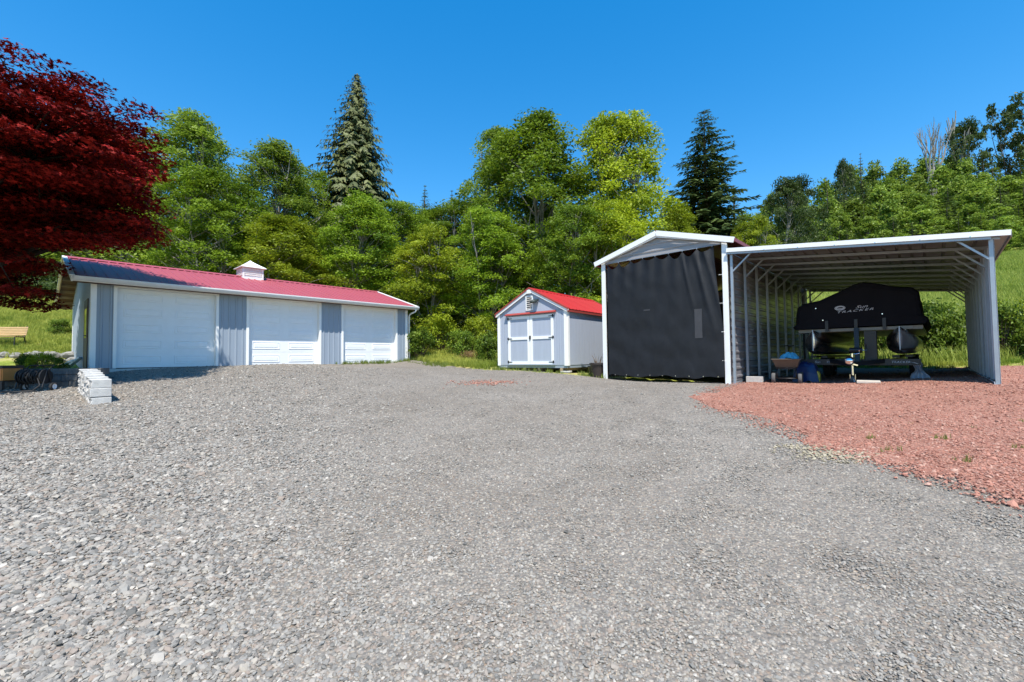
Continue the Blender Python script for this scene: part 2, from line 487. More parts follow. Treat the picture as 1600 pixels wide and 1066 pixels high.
GRAVEL = [(-24,-14),(24,-14),(24,6.5),S2(9.6,-.6),S2(8.6,-.2),S2(3.8,-.1),S2(3.8,.8),S2(-.2,.9),H2(3.2,-.75),H2(0,-.8),(-2.2,18.4),(-3.6,20.4),G2(11.3,-.25),G2(10.6,.3),G2(.1,.3),G2(-.15,-.6),(-11.7,11.2),(-14.5,10.6),(-24,9)]
LAVA = [gp(1088,622), gp(1112,606), S2(3.78,-.35), S2(3.78,10.4), S2(8.9,11.0), S2(11.5,8.6),(20,13.2),(26,11),(26,3),gp(1590,800),gp(1500,765),gp(1400,738),gp(1310,712),gp(1215,680),gp(1150,652),gp(1100,640)]
def sheet(name, poly, lift, step, m, seed, amp):
    pj = jag(poly, .16, amp, seed)
    xs = [p[0] for p in pj]; ys = [p[1] for p in pj]
    gx, gy = np.meshgrid(np.arange(min(xs), max(xs), step), np.arange(min(ys), max(ys), step))
    P = np.stack([gx.ravel(), gy.ravel()], 1) + np.random.default_rng(seed).uniform(-.1, .1, (gx.size, 2)) * step
    P = P[inside(P, pj)]
    P = P[np.all([np.hypot(P[:, 0] - a, P[:, 1] - b) > .1 for a, b in pj], axis=0)]
    n = len(pj)
    verts = [Vector(p) for p in pj] + [Vector(p) for p in P]
    v, e, f, *_ = delaunay_2d_cdt(verts, [(i, (i + 1) % n) for i in range(n)], [], 1, 1e-5)
    V = np.array([(a.x, a.y) for a in v]); z = hts(V[:, 0], V[:, 1]) + lift
    bumps = np.array([mnoise.noise(Vector((a * .5, b * .5, 3))) * .025 + mnoise.noise(Vector((a * 2.1, b * 2.1, 9))) * .008 for a, b in V])
    z = z + bumps
    edge = np.zeros(len(V), bool); edge[:n] = True
    z[edge] -= .05
    me = bpy.data.meshes.new(name); me.from_pydata([(a, b, c) for (a, b), c in zip(V, z)], [], f)
    me.materials.append(M[m]); me.polygons.foreach_set('use_smooth', [True] * len(me.polygons))
    return structure(put(name, me))
gx = spaced(-420, 420, -26, 30, .6, 1.09); gy = spaced(-60, 420, -12, 34, .6, 1.09)
XX, YY = np.meshgrid(gx, gy)
ZZ = hts(XX, YY)
PT = np.stack([XX.ravel(), YY.ravel()], 1)
sunk = (inside(PT, GRAVEL) | inside(PT, LAVA)).reshape(ZZ.shape)
ZZ = ZZ - np.where(sunk, .10, 0)
ZZ = ZZ + np.array([mnoise.noise(Vector((x * .35, y * .35, 1))) * .10 for x, y in PT]).reshape(ZZ.shape) * (~sunk)
nx, ny = len(gx), len(gy)
gv = np.stack([XX.ravel(), YY.ravel(), ZZ.ravel()], 1)
ii = (np.arange(ny - 1)[:, None] * nx + np.arange(nx - 1)[None]).ravel()
me = bpy.data.meshes.new('ground')
me.from_pydata(gv.tolist(), [], np.stack([ii, ii + 1, ii + nx + 1, ii + nx], 1).tolist())
me.materials.append(M['soil']); me.polygons.foreach_set('use_smooth', [True] * len(me.polygons))
structure(put('ground', me))
sheet('gravel_drive', GRAVEL, .0, .45, 'gravel', 1, .05)
sheet('red_lava_gravel', LAVA, .012, .35, 'lava', 2, .09)

# ------------------------------------------------------------------ instanced stuff (stones, grass)
def scatter_stuff(name, pts, scale, rot, tint, sources, label, cat):
    me = bpy.data.meshes.new(name); me.from_pydata([tuple(p) for p in pts], [], [])
    for nm, typ, dat in (('sc', 'FLOAT_VECTOR', scale), ('rt', 'FLOAT_VECTOR', rot)):
        a = me.attributes.new(nm, typ, 'POINT'); a.data.foreach_set('vector', np.asarray(dat, np.float32).ravel())
    a = me.attributes.new('tint', 'FLOAT', 'POINT'); a.data.foreach_set('value', np.asarray(tint, np.float32))
    o = put(name, me)
    ng = bpy.data.node_groups.new(name, 'GeometryNodeTree')
    ng.interface.new_socket('Geometry', in_out='INPUT', socket_type='NodeSocketGeometry')
    ng.interface.new_socket('Geometry', in_out='OUTPUT', socket_type='NodeSocketGeometry')
    n, l = ng.nodes, ng.links
    gi, go = n.new('NodeGroupInput'), n.new('NodeGroupOutput')
    jn = n.new('GeometryNodeGeometryToInstance')
    for s_ in sources[::-1]:
        oi = n.new('GeometryNodeObjectInfo'); oi.inputs['Object'].default_value = s_
        l.new(oi.outputs['Geometry'], jn.inputs[0])
    ip = n.new('GeometryNodeInstanceOnPoints')
    def att(nm, t):
        q = n.new('GeometryNodeInputNamedAttribute'); q.data_type = t; q.inputs['Name'].default_value = nm
        return q.outputs['Attribute']
    l.new(gi.outputs[0], ip.inputs['Points']); l.new(jn.outputs[0], ip.inputs['Instance'])
    ip.inputs['Pick Instance'].default_value = True
    rv = n.new('FunctionNodeRandomValue'); rv.data_type = 'INT'
    rv.inputs[4].default_value = 0; rv.inputs[5].default_value = len(sources) - 1
    l.new(rv.outputs[2], ip.inputs['Instance Index'])
    er = n.new('FunctionNodeEulerToRotation'); l.new(att('rt', 'FLOAT_VECTOR'), er.inputs[0])
    l.new(er.outputs[0], ip.inputs['Rotation']); l.new(att('sc', 'FLOAT_VECTOR'), ip.inputs['Scale'])
    l.new(ip.outputs[0], go.inputs[0])
    md = o.modifiers.new('scatter', 'NODES'); md.node_group = ng
    return stuff(o, label, cat)
def source(name, me): return bpy.data.objects.new(name, me)

rng = np.random.default_rng(5)
def stone_sources(m, k=6):
    out = []
    for q in range(k):
        bm = bmesh.new(); bmesh.ops.create_icosphere(bm, subdivisions=1, radius=.5)
        rr = random.Random(40 + q)
        for v in bm.verts:
            v.co *= rr.uniform(.72, 1.2); v.co.z *= .55; v.co.x *= 1.25
        me = bpy.data.meshes.new('stone'); bm.to_mesh(me); bm.free(); me.materials.append(M[m]); out.append(source('stone', me))
    return out
def stones(name, poly, notpoly, n, xr, yr, size, m, label, ypow=1.0, keep=None):
    P = np.stack([rng.uniform(*xr, n), 1 / (1 / yr[1] + (1 / yr[0] - 1 / yr[1]) * rng.uniform(0, 1, n) ** ypow)], 1)
    k = inside(P, poly)
    if notpoly: k &= ~inside(P, notpoly)
    k &= np.abs(P[:, 0]) < 1.35 * P[:, 1] + 1.2
    P = P[k] + rng.normal(0, .11, (int(k.sum()), 2))             # a few strays roll across the edge
    s_ = size(P[:, 0], P[:, 1]) * np.exp(rng.normal(0, .33, len(P)))
    z = hts(P[:, 0], P[:, 1]) + np.array([mnoise.noise(Vector((a * .5, b * .5, 3))) * .025 + mnoise.noise(Vector((a * 2.1, b * 2.1, 9))) * .008 for a, b in P]) + s_ * .10
    if notpoly is None: z += .012
    rot = np.stack([rng.normal(0, .28, len(P)), rng.normal(0, .28, len(P)), rng.uniform(0, 6.28, len(P))], 1)
    scatter_stuff(name, np.column_stack([P, z]), np.repeat(s_[:, None], 3, 1) * rng.uniform(.75, 1.25, (len(P), 3)), rot, rng.uniform(0, 1, len(P)), stone_sources(m), label, 'gravel')
def gsize(x, y):
    big = 1 / (1 + np.exp((x + .9 + .25 * y) * 1.5))         # coarse crushed rock on the left, packed fines in the middle
    return .0125 + .0165 * big
stones('gravel_stones', GRAVEL, LAVA, 620000, (-13, 13), (1.0, 17.0), gsize, 'stone', 'loose grey crushed rock covering the driveway', 1.15)
stones('scattered_stones', GRAVEL, LAVA, 60000, (-16, 12), (4.5, 18.0), lambda x, y: .015 + .006 / (1 + np.exp((x + 2.5) * .9)), 'stone', 'larger loose stones strewn over the far driveway', .8)
stones('lava_stones', LAVA, None, 130000, (2.5, 17), (3.0, 16.0), lambda x, y: .020 + 0 * x, 'lavastone', 'loose red lava rock spread before the carport', 1.0)

# ================================================================== GARAGE (three doors)
def build_garage():
    g = thing('garage_building', 'long low blue-grey garage with three white roll-up doors and faded red roof', 'garage', GO, GA)
    L, D, DW, DH = 10.95, 6.4, 2.74, 2.46
    s1 = .473; s2 = s1 + DW; s3 = s2 + .86; s4 = s3 + DW; s5 = s4 + .86; s6 = s5 + DW
    WH = 2.60
    box((-.02,-.03,-.45),(L+.02,D+.02,-.01)).build('foundation', 'concrete', g)
    box((.02,.32,-.01),(L-.02,D-.1,.03)).build('floor_slab', 'concrete', g)
    # piers of vertical ribbed metal
    for a, b in ((.10, s1), (s2, s3), (s4, s5), (s6, L-.10)):
        ribbed(b - a, WH, .215, .07, .022).build('wall_panel', 'bluegrey', g, (a, 0, 0))
        box((a, .03, 0), (b, .10, WH)).build('wall_core', 'bluegrey', g)
    for a, b in ((s1, s2), (s3, s4), (s5, s6)):
        box((a, -.002, DH + .085), (b, .10, WH)).build('header_panel', 'bluegrey', g)
    # corner trims
    for x0, x1 in ((-.025, .10), (L-.10, L+.025)):
        box((x0, -.03, -.01), (x1, .006, WH)).build('corner_trim', 'white', g)
    box((-.03, -.001, -.01), (-.012, .12, WH)).build('corner_trim', 'white', g)
    box((L+.012, -.001, -.01), (L+.03, .12, WH)).build('corner_trim', 'white', g)
    # doors
    pan = None
    for a, b in ((s1, s2), (s3, s4), (s5, s6)):
        f = MB()
        f.box((a, -.035, 0), (a+.085, .22, DH)); f.box((b-.085, -.035, 0), (b, .22, DH)); f.box((a, -.035, DH+.001), (b, .22, DH+.085))
        f.build('door_frame', 'white', g, bevel=.006)
        d = MB(); w = b - a - .17; sh = (DH - .012) / 5
        for i in range(5):
            d.box((.0, 0, i*sh+.004), (w, .05, (i+1)*sh-.004))
        d.box((0, .012, 0), (w, .045, DH-.01))
        dr = d.build('garage_door', 'door', g, (a+.085, .15, .012))
        if pan is None:
            p = MB(); pw, ph = .96, .27
            # moulded long panel: groove ring and raised field
            def ring(x, z, y): return [(x, y, z), (pw-x, y, z), (pw-x, y, ph-z), (x, y, ph-z)]
            rs = [ring(0, 0, 0), ring(.006, .006, -.014), ring(.026, .026, -.014), ring(.034, .034, -.003), ring(.062, .055, -.003), ring(.075, .07, -.013)]
            p.loft(rs); p.add(rs[-1], [(0, 1, 2, 3)])
            pan = p.mesh('panel', 'door')
        for i in range(5):
            for cx in (.16, w - .16 - .96):
                put('panel', pan, dr, (cx, 0.0, i*sh + (sh-.27)/2))
        box((a+.085, .12, -.005), (b-.085, .22, .012)).build('door_seal', 'rubber', g)
    # gable ends, left one with a service door
    sl = (3.74 - 2.62) / (D/2 + .42)
    def roofz(y): return 3.74 - sl * abs(y - D/2)
    for x, sgn in ((0, -1), (L, 1)):
        m_ = MB(); ys = np.arange(.12, D + .01, .215)
        n_ = len(ys)
        pr = []
        for y in ys:
            pr += [(y, 0), (y+.08, 0), (y+.10, .022), (y+.16, .022), (y+.18, 0)]
        vs = [(x + sgn*(.012+o), min(y, D), 0) for y, o in pr] + [(x + sgn*(.012+o), min(y, D), roofz(min(y, D))-.08) for y, o in pr]
        k = len(pr)
        m_.add(vs, [(i, i+1, k+i+1, k+i) for i in range(k-1)])
        m_.build('gable_wall', 'bluegrey', g)
        box((x-.05 if sgn > 0 else .0, .1, -.01), (x if sgn > 0 else .05, D, 2.5)).build('wall_core', 'bluegrey', g)
    sd_ = box((-.055, .55, .02), (-.030, 1.42, 2.02)).build('side_door', 'brown', g)
    box((-.062, .68, .95), (-.055, 1.28, 1.85)).build('window', 'glass', sd_)
    MB().tube([(-.055, .62, 1.0), (-.11, .62, 1.0), (-.11, .74, 1.0)], .014).build('handle', 'black', sd_)
    fr = MB(); fr.box((-.06, .44, 0), (-.012, .55, 2.12)); fr.box((-.06, 1.42, 0), (-.012, 1.53, 2.12)); fr.box((-.06, .55, 2.02), (-.012, 1.42, 2.12))
    fr.build('side_door_frame', 'brown', g)
    box((0, D-.05, -.01), (L, D, 2.5)).build('back_wall', 'bluegrey', g)
    box((-.045, D-.1, 0), (-.034, D+.02, 2.45)).build('corner_trim', 'white', g)
    # roof sheets
    x0, x1 = -.45, L + .33
    n = 12; pw = (x1 - x0) / n
    yr = 3.2
    for side in (0, 1):
        ye = -.42 if side == 0 else D + 1.0
        run = abs(ye - yr); leng = math.hypot(run, run * sl); ang = math.atan(sl)
        me_ = ribbed(pw, leng, .225, .06, .026).mesh('roof_panel', 'redroof')
        for i in range(n):
            # local profile: x across, z up the slope, -y outward -> tilt so z runs up the roof
            if side == 0:
                o = put('roof_panel', me_, g, (x0 + i*pw, ye, roofz(yr) - run*sl), (0,0,0))
                o.rotation_euler = (-(math.pi/2 - ang), 0, 0)
            else:
                o = put('roof_panel', me_, g, (x0 + (i+1)*pw, ye, roofz(yr) - run*sl), (0,0,0))
                o.rotation_euler = (-(math.pi/2 - ang), 0, math.pi)
            o.modifiers.new('thick', 'SOLIDIFY').thickness = .008
        # boarding under the sheets
        z_e = roofz(yr) - run*sl
        b_ = MB(); b_.add([(x0+.02, ye, z_e-.035), (x1-.02, ye, z_e-.035), (x1-.02, yr, roofz(yr)-.035), (x0+.02, yr, roofz(yr)-.035),
                           (x0+.02, ye, z_e-.06), (x1-.02, ye, z_e-.06), (x1-.02, yr, roofz(yr)-.06), (x0+.02, yr, roofz(yr)-.06)],
                          [(0,1,2,3),(7,6,5,4),(0,4,5,1),(1,5,6,2),(2,6,7,3),(3,7,4,0)])
        b_.build('roof_boarding', 'deck', g)
        # lookouts under the gable overhang
        for xx in ((x0+.03, 0.0), (L, x1-.03)):
            k = 0; yy = ye + (.12 if side == 0 else -.12)
            while (yy < yr - .1 if side == 0 else yy > yr + .1):
                z_ = roofz(yr) - abs(yy-yr)*sl - .105
                box((xx[0], yy-.02, z_-.045), (xx[1], yy+.02, z_+.045)).build('lookout', 'rafter', g)
                yy += .52 if side == 0 else -.52
        # rake boards
        for xx in (x0, x1):
            MB().bar((xx, ye, z_e-.06), (xx, yr, roofz(yr)-.06), .03, .16).build('rake_board', 'white' if side == 0 else 'rafter', g)
            MB().bar((xx, ye, z_e+.036), (xx, yr, roofz(yr)+.036), .12, .03).build('rake_cap', 'white', g)
    rc = MB(); rc.loft([[(xx, yr-.2, roofz(yr)-.2*sl+.035), (xx, yr-.03, roofz(yr)+.05), (xx, yr+.03, roofz(yr)+.05), (xx, yr+.2, roofz(yr)-.2*sl+.035)] for xx in (x0, x1)], closed=False)
    rc.build('ridge_cap', 'redroof', g, solid=.006)
    # fascia, soffit, gutter
    box((x0, -.405, 2.50), (x1, -.385, 2.60)).build('fascia', 'white', g)
    box((x0+.03, -.385, 2.505), (x1-.03, -.03, 2.515)).build('soffit', 'deck', g)
    gt = MB()
    prof = [(q[0] + .23, q[1]) for q in [(-.638, 2.625), (-.638, 2.525), (-.70, 2.515), (-.735, 2.56), (-.755, 2.60), (-.755, 2.64), (-.735, 2.64), (-.735, 2.61), (-.70, 2.53), (-.65, 2.54), (-.65, 2.625)]]
    gt.prism(prof, lambda p: (x0+.02, p[0], p[1]), lambda p: (x1+.02, p[0], p[1]))
    gt.build('gutter', 'gutter', g)
    MB().tube([(L+.20, -.45, 2.52), (L+.20, -.43, 2.42), (L+.09, -.12, 2.3), (L+.09, -.06, 2.2), (L+.09, -.06, .15)], .038).build('downspout', 'white', g, smooth=True)
    # cupola
    cx, cz = 5.18, roofz(yr)
    w = .37
    cu = MB().box((cx-w, yr-w, cz-.12), (cx+w, yr+w, cz+.40)).build('cupola', 'white', g)
    MB().box((cx-w-.03, yr-w-.03, cz-.14), (cx+w+.03, yr+w+.03, cz-.02)).build('base_trim', 'white', cu)
    for sx, sy in ((-1,-1),(1,-1),(-1,1),(1,1)):
        MB().box((cx+sx*w-.03, yr+sy*w-.03, cz-.02), (cx+sx*w+.03, yr+sy*w+.03, cz+.40)).build('corner_post', 'white', cu)
    for k in range(5):
        zz = cz + .05 + k*.07
        MB().bar((cx-w+.03, yr-w-.012, zz), (cx+w-.03, yr-w-.012, zz), .05, .012, (0, .6, 1)).build('louver', 'white', cu)
        MB().bar((cx-w-.012, yr-w+.03, zz), (cx-w-.012, yr+w-.03, zz), .05, .012, (.6, 0, 1)).build('louver', 'white', cu)
    q = w + .12
    r_ = MB(); secs = []
    for t in np.linspace(0, 1, 6):
        e = q * (1-t) ** 1.15; zz = cz + .40 + t * .36
        secs.append([(cx-e, yr-e, zz), (cx+e, yr-e, zz), (cx+e, yr+e, zz), (cx-e, yr+e, zz)])
    r_.loft(secs); r_.add(secs[0], [(0,3,2,1)])
    r_.build('cupola_roof', 'white', cu)
    MB().box((cx-q, yr-q, cz+.375), (cx+q, yr+q, cz+.401)).build('cupola_eave', 'white', cu)
build_garage()

# ================================================================== SHED
def build_shed():
    h = thing('garden_shed', 'small pale blue-grey shed with white double doors and bright red roof', 'shed', HO, HA)
    W, Lh, Hh, RZ = 3.05, 4.75, 1.93, 2.74
    sl = (RZ - Hh) / (W / 2)
    def board_wall(name, length, top, org, ang):
        m_ = MB(); p = .10
        k = int(length / p); p = length / k
        for i in range(k):
            a, b = i*p + .004, (i+1)*p - .004
            za, zb = top(a), top(b)
            m_.add([(a,-.012,0),(b,-.012,0),(b,.02,0),(a,.02,0),(a,-.012,za),(b,-.012,zb),(b,.02,zb),(a,.02,za)],
                   [(0,3,2,1),(4,5,6,7),(0,1,5,4),(1,2,6,5),(2,3,7,6),(3,0,4,7)])
        m_.add([(0,0,0),(length,0,0),(length,0,top(length)),(0,0,top(0))], [(0,1,2,3)])
        return m_.build(name, 'shedblue', h, org, (0,0,ang))
    flat = lambda a: Hh
    wall = board_wall('front_wall', W, flat, (0,0,0), 0)
    board_wall('side_wall', Lh, flat, (W,0,0), math.pi/2)
    board_wall('side_wall', Lh, flat, (0,Lh,0), -math.pi/2)
    board_wall('back_wall', W, flat, (W,Lh,0), math.pi)
    for y, ang, ox in ((-.016, 0, 0), (Lh+.016, math.pi, W)):
        gb = MB(); gb.prism([(0,Hh),(W,Hh),(W/2,RZ)], lambda p: (p[0], 0, p[1]), lambda p: (p[0], .03, p[1]))
        gb.build('gable_panel', 'shedblue', h, (ox, y, 0), (0,0,ang))
    box((0,-.024,Hh-.012),(W,-.014,Hh+.012)).build('band_board', 'bluegrey', h)
    for x0, x1 in ((-.02,.10),(W-.10,W+.02)):
        box((x0,-.04,-.02),(x1,-.013,Hh+.03)).build('corner_board', 'white', h)
    box((W+.013,-.012,-.02),(W+.04,.11,Hh)).build('corner_board', 'white', h)
    box((-.04,-.012,-.02),(-.013,.11,Hh)).build('corner_board', 'white', h)
    box((W+.013,Lh-.11,-.02),(W+.04,Lh+.01,Hh)).build('corner_board', 'white', h)
    box((0,0,-.10),(W,Lh,-.0)).build('floor_frame', 'bluegrey', h)
    for x in (.25, 1.2, 1.85, 2.8):
        box((x-.05,-.0,-.2),(x+.05,Lh,-.101)).build('skid', 'rafter', h)
    # double doors
    dx0, dx1, dz = .50, 2.53, 1.80
    mid = (dx0+dx1)/2
    for a, b, sgn in ((dx0, mid-.008, 0), (mid+.008, dx1, 1)):
        d = box((a,-.03,.03),(b,-.014,dz)).build('shed_door', 'shedblue', h)
        w = .105
        for p, q in (((a,.03),(a+w,dz)),((b-w,.03),(b,dz)),((a+w,.03),(b-w,.03+w)),((a+w,dz-w),(b-w,dz)),((a+w,.93),(b-w,.93+w))):
            box((p[0],-.052,p[1]),(q[0],-.031,q[1])).build('door_trim', 'white', d)
        hx = a if sgn == 0 else b; s_ = 1 if sgn == 0 else -1
        for z in (.11, .98, dz-.07):
            hg = MB(); hg.prism([(0,-.02),(.03,-.055),(.055,-.055),(.06,-.016),(.22,-.008),(.22,.008),(.06,.016),(.055,.055),(.03,.055),(0,.02)],
                                lambda p: (hx+s_*(p[0]-.02), -.066, z+p[1]), lambda p: (hx+s_*(p[0]-.02), -.053, z+p[1]))
            hg.build('hinge', 'black', d)
        if sgn == 0: pass
        else:
            MB().box((mid-.02,-.075,.93),(mid+.045,-.053,1.06)).tube([(mid+.01,-.075,1.0),(mid+.01,-.11,1.0)],.012).build('latch', 'black', d)
    box((dx0-.04,-.10,.0),(dx1+.04,-.02,.028)).build('door_sill', 'bluegrey', h)
    hd = MB(); hd.prism([(-.02,1.93),(-.13,1.865),(-.13,1.845),(-.02,1.845)], lambda p: (dx0-.10,p[0],p[1]), lambda p: (dx1+.10,p[0],p[1]))
    hd.build('door_hood', 'redtrim', h)
    # louvred vent, light
    v = MB(); vx0, vx1, vz0, vz1 = 1.34, 1.66, 1.99, 2.52
    v.box((vx0,-.05,vz0),(vx0+.04,-.017,vz1)); v.box((vx1-.04,-.05,vz0),(vx1,-.017,vz1)); v.box((vx0+.04,-.05,vz0),(vx1-.04,-.017,vz0+.04)); v.box((vx0+.04,-.05,vz1-.04),(vx1-.04,-.017,vz1))
    vn = v.build('gable_vent', 'white', h)
    box((vx0+.03,-.026,vz0+.03),(vx1-.03,-.018,vz1-.03)).build('vent_back', 'black', vn)
    for k in range(6):
        z = vz0 + .075 + k*.074
        MB().bar((vx0+.04,-.038,z),(vx1-.04,-.038,z),.035,.010,(0,.5,1)).build('slat', 'white', vn)
    lm = MB().bar((1.80,-.02,2.30),(1.80,-.10,2.30),.05,.05).build('floodlight', 'black', h)
    MB().bar((1.80,-.05,2.36),(1.80,-.24,2.24),.24,.05,(0,.4,1)).build('solar_panel', 'glass', lm)
    # roof
    ov, oe = .10, .10; ang = math.atan(sl); n = 5; pw = (Lh + 2*ov) / n
    run = W/2 + oe; leng = math.hypot(run, run*sl)
    me_ = ribbed(pw, leng, .23, .05, .02).mesh('roof_panel', 'shedred')
    for i in range(n):
        o = put('roof_panel', me_, h, (W+oe, -ov+i*pw, RZ+.045-run*sl)); o.rotation_euler = (-(math.pi/2-ang), 0, math.pi/2); o.modifiers.new('thick','SOLIDIFY').thickness = .008
        o = put('roof_panel', me_, h, (-oe, -ov+(i+1)*pw, RZ+.045-run*sl)); o.rotation_euler = (-(math.pi/2-ang), 0, -math.pi/2); o.modifiers.new('thick','SOLIDIFY').thickness = .008
    for s_ in (-1, 1):
        e = (W/2 + s_*run, RZ - run*sl)
        for y in (-ov+.03, Lh+ov-.03):
            MB().bar((e[0],y,e[1]-.015),(W/2,y,RZ-.015),.024,.10).build('rake_board', 'white', h)
            MB().bar((e[0],y-.004,e[1]+.06),(W/2,y-.004,RZ+.06),.07,.05).build('rake_cap', 'redtrim', h)
        MB().bar((e[0]-s_*.02,-ov,e[1]-.0),(e[0]-s_*.02,Lh+ov,e[1]-.0),.025,.09).build('eave_board', 'redtrim', h)
    rc = MB(); rc.loft([[(W/2-.15,y,RZ+.07-.15*sl),(W/2,y,RZ+.085),(W/2+.15,y,RZ+.07-.15*sl)] for y in (-ov,Lh+ov)], closed=False)
    rc.build('ridge_cap', 'shedred', h, solid=.006)
    box((W/2-.09,-ov-.002,RZ-.14),(W/2+.09,-ov+.016,RZ+.0)).build('gable_plate', 'white', h)
build_shed()
def block(name, label, x, y, rz, size, m='concrete', zoff=0.0, group=None, bevel=.012):
    sx, sy, sz = size
    mb = MB(); mb.box((-sx/2,-sy/2,0),(sx/2,sy/2,sz))
    o = mb.build(name, m, None, (x, y, ht(x,y)+zoff), (0,0,rz), bevel=bevel)
    return tag(o, label, 'block', group)
bx, by = H2(2.92, .12); block('concrete_block', 'weathered concrete block under the front right corner of the shed', bx, by, HA+.2, (.36,.2,HO.z-.2-ht(bx,by)))
bx, by = H2(.2, .15); block('concrete_block', 'concrete block under the front left corner of the shed', bx, by, HA, (.36,.2,HO.z-.2-ht(bx,by)))
bx, by = H2(2.85, 4.5); block('concrete_block', 'concrete block under the rear right corner of the shed', bx, by, HA, (.36,.2,HO.z-.2-ht(bx,by)))

# ================================================================== METAL SHELTER with gabled roof
SH, SW, SD = 3.70, 3.66, 9.9
def sidep(length, height, pitch=.217):
    """sheet with ribs running along x, ribs towards -y"""
    zs=[0.0]; ys=[0.0]; z=pitch*.5
    while z+.05<height:
        zs+=[z-.045,z-.02,z+.02,z+.045]; ys+=[0,-.024,-.024,0]; z+=pitch
    zs.append(height); ys.append(0.0); n=len(zs); mb=MB()
    mb.add([(0,b,a) for a,b in zip(zs,ys)]+[(length,b,a) for a,b in zip(zs,ys)],[(i,i+1,n+i+1,n+i) for i in range(n-1)])
    return mb
def build_shelter():
    s = thing('metal_shelter', 'tall metal shelter with white trimmed gable and black mesh over its front', 'shelter', SO, SA)
    rise = .523; sl = rise/(SW/2)
    for x in (0, SW):
        MB().box((x-.065,-.075,-.12),(x+.065,-.035,SH)).build('front_post', 'whitemetal', s)
        MB().box((x-.03,-.03,-.12),(x+.03,.03,SH)).build('post', 'galv', s)
    for x in (0, SW):
        MB().box((x-.035,-.03,-.06),(x+.035,SD,.0)).build('base_rail', 'galv', s)
        for k in range(1, 10):
            if x == SW and k > 7: pass
            MB().box((x-.03,k*1.1-.03,-.02),(x+.03,k*1.1+.03,SH)).build('post', 'galv', s)
    # side sheets: left whole, right leaves the last bays open
    rowh = .868
    pl = sidep(SD/2, rowh).mesh('wall_panel','siding'); pr_ = sidep(4.32, rowh).mesh('wall_panel','siding')
    for r_ in range(4):
        for k in range(2):
            put('wall_panel', pl, s, (-.04, (k+1)*SD/2, .02+r_*rowh), (0,0,-math.pi/2))
            put('wall_panel', pr_, s, (SW+.035, k*4.32-.0, .02+r_*rowh), (0,0,math.pi/2))
    for r_ in range(4):
        put('wall_panel', sidep(SW, rowh).mesh('wall_panel','siding'), s, (SW, SD+.03, .02+r_*rowh), (0,0,math.pi))
    MB().box((-.02,SD-.04,0),(SW,SD,SH)).build('back_wall','siding',s)
    # gable front siding with ribs that run level
    z0 = SH-.02
    gb = MB(); zt = SH+rise
    zs = [z0]; ys=[0.0]; z = z0+.09
    while z+.05 < zt:
        zs += [z-.03,z-.01,z+.03,z+.05]; ys += [0,-.022,-.022,0]; z += .20
    zs.append(zt); ys.append(0)
    vs=[]
    for z,y in zip(zs,ys):
        hw = max(.001,(zt-max(z,SH))/rise*SW/2)
        vs += [(SW/2-hw,-.04+y,z),(SW/2+hw,-.04+y,z)]
    gb.add(vs,[(2*i,2*i+1,2*i+3,2*i+2) for i in range(len(zs)-1)])
    gb.build('gable_panel','gablesiding',s)
    MB().box((.065,-.072,z0-.05),(SW-.065,-.03,z0+.015)).build('header_trim','gablesiding',s)
    MB().box((.03,-.03,SH-.06),(SW-.03,.03,SH-.0)).build('header','galv',s)
    ov, fo = .27, .12
    n = 6; pw=(SD+fo+.1)/n; ang=math.atan(sl); run=SW/2+ov; leng=math.hypot(run,run*sl)
    me_ = ribbed(pw,leng,.23,.06,.025).mesh('roof_panel','darkred')
    for i in range(n):
        o=put('roof_panel',me_,s,(SW+ov,-fo+i*pw,SH+rise+.06-run*sl)); o.rotation_euler=(-(math.pi/2-ang),0,math.pi/2); o.modifiers.new('thick','SOLIDIFY').thickness=.01
        o=put('roof_panel',me_,s,(-ov,-fo+(i+1)*pw,SH+rise+.06-run*sl)); o.rotation_euler=(-(math.pi/2-ang),0,-math.pi/2); o.modifiers.new('thick','SOLIDIFY').thickness=.01
    for q in (-1,1):
        e=(SW/2+q*run,SH+rise-run*sl)
        MB().bar((e[0],-fo-.035,e[1]+.02),(SW/2,-fo-.035,SH+rise+.02),.03,.145).build('rake_trim','whitemetal',s)
        MB().bar((e[0]-q*.2,-fo+.0,e[1]-.035+.2*sl),(SW/2,-fo+.0,SH+rise-.075),.03,.05).build('rake_return','whitemetal',s)
        MB().bar((e[0],-fo,e[1]+.03),(e[0],SD+.1,e[1]+.03),.03,.09).build('eave_trim','darkred',s)
    rc=MB(); rc.loft([[(SW/2-.17,y,SH+rise+.085-.17*sl),(SW/2,y,SH+rise+.10),(SW/2+.17,y,SH+rise+.085-.17*sl)] for y in (-fo-.03,SD+.1)],closed=False)
    rc.build('ridge_cap','darkred',s,solid=.008)
    # lower pipe rail that carries the mesh
    MB().tube([(.08,-.09,SH-.09),(SW-.08,-.09,SH-.09)],.012).build('curtain_wire','galv',s)
    return s
build_shelter()

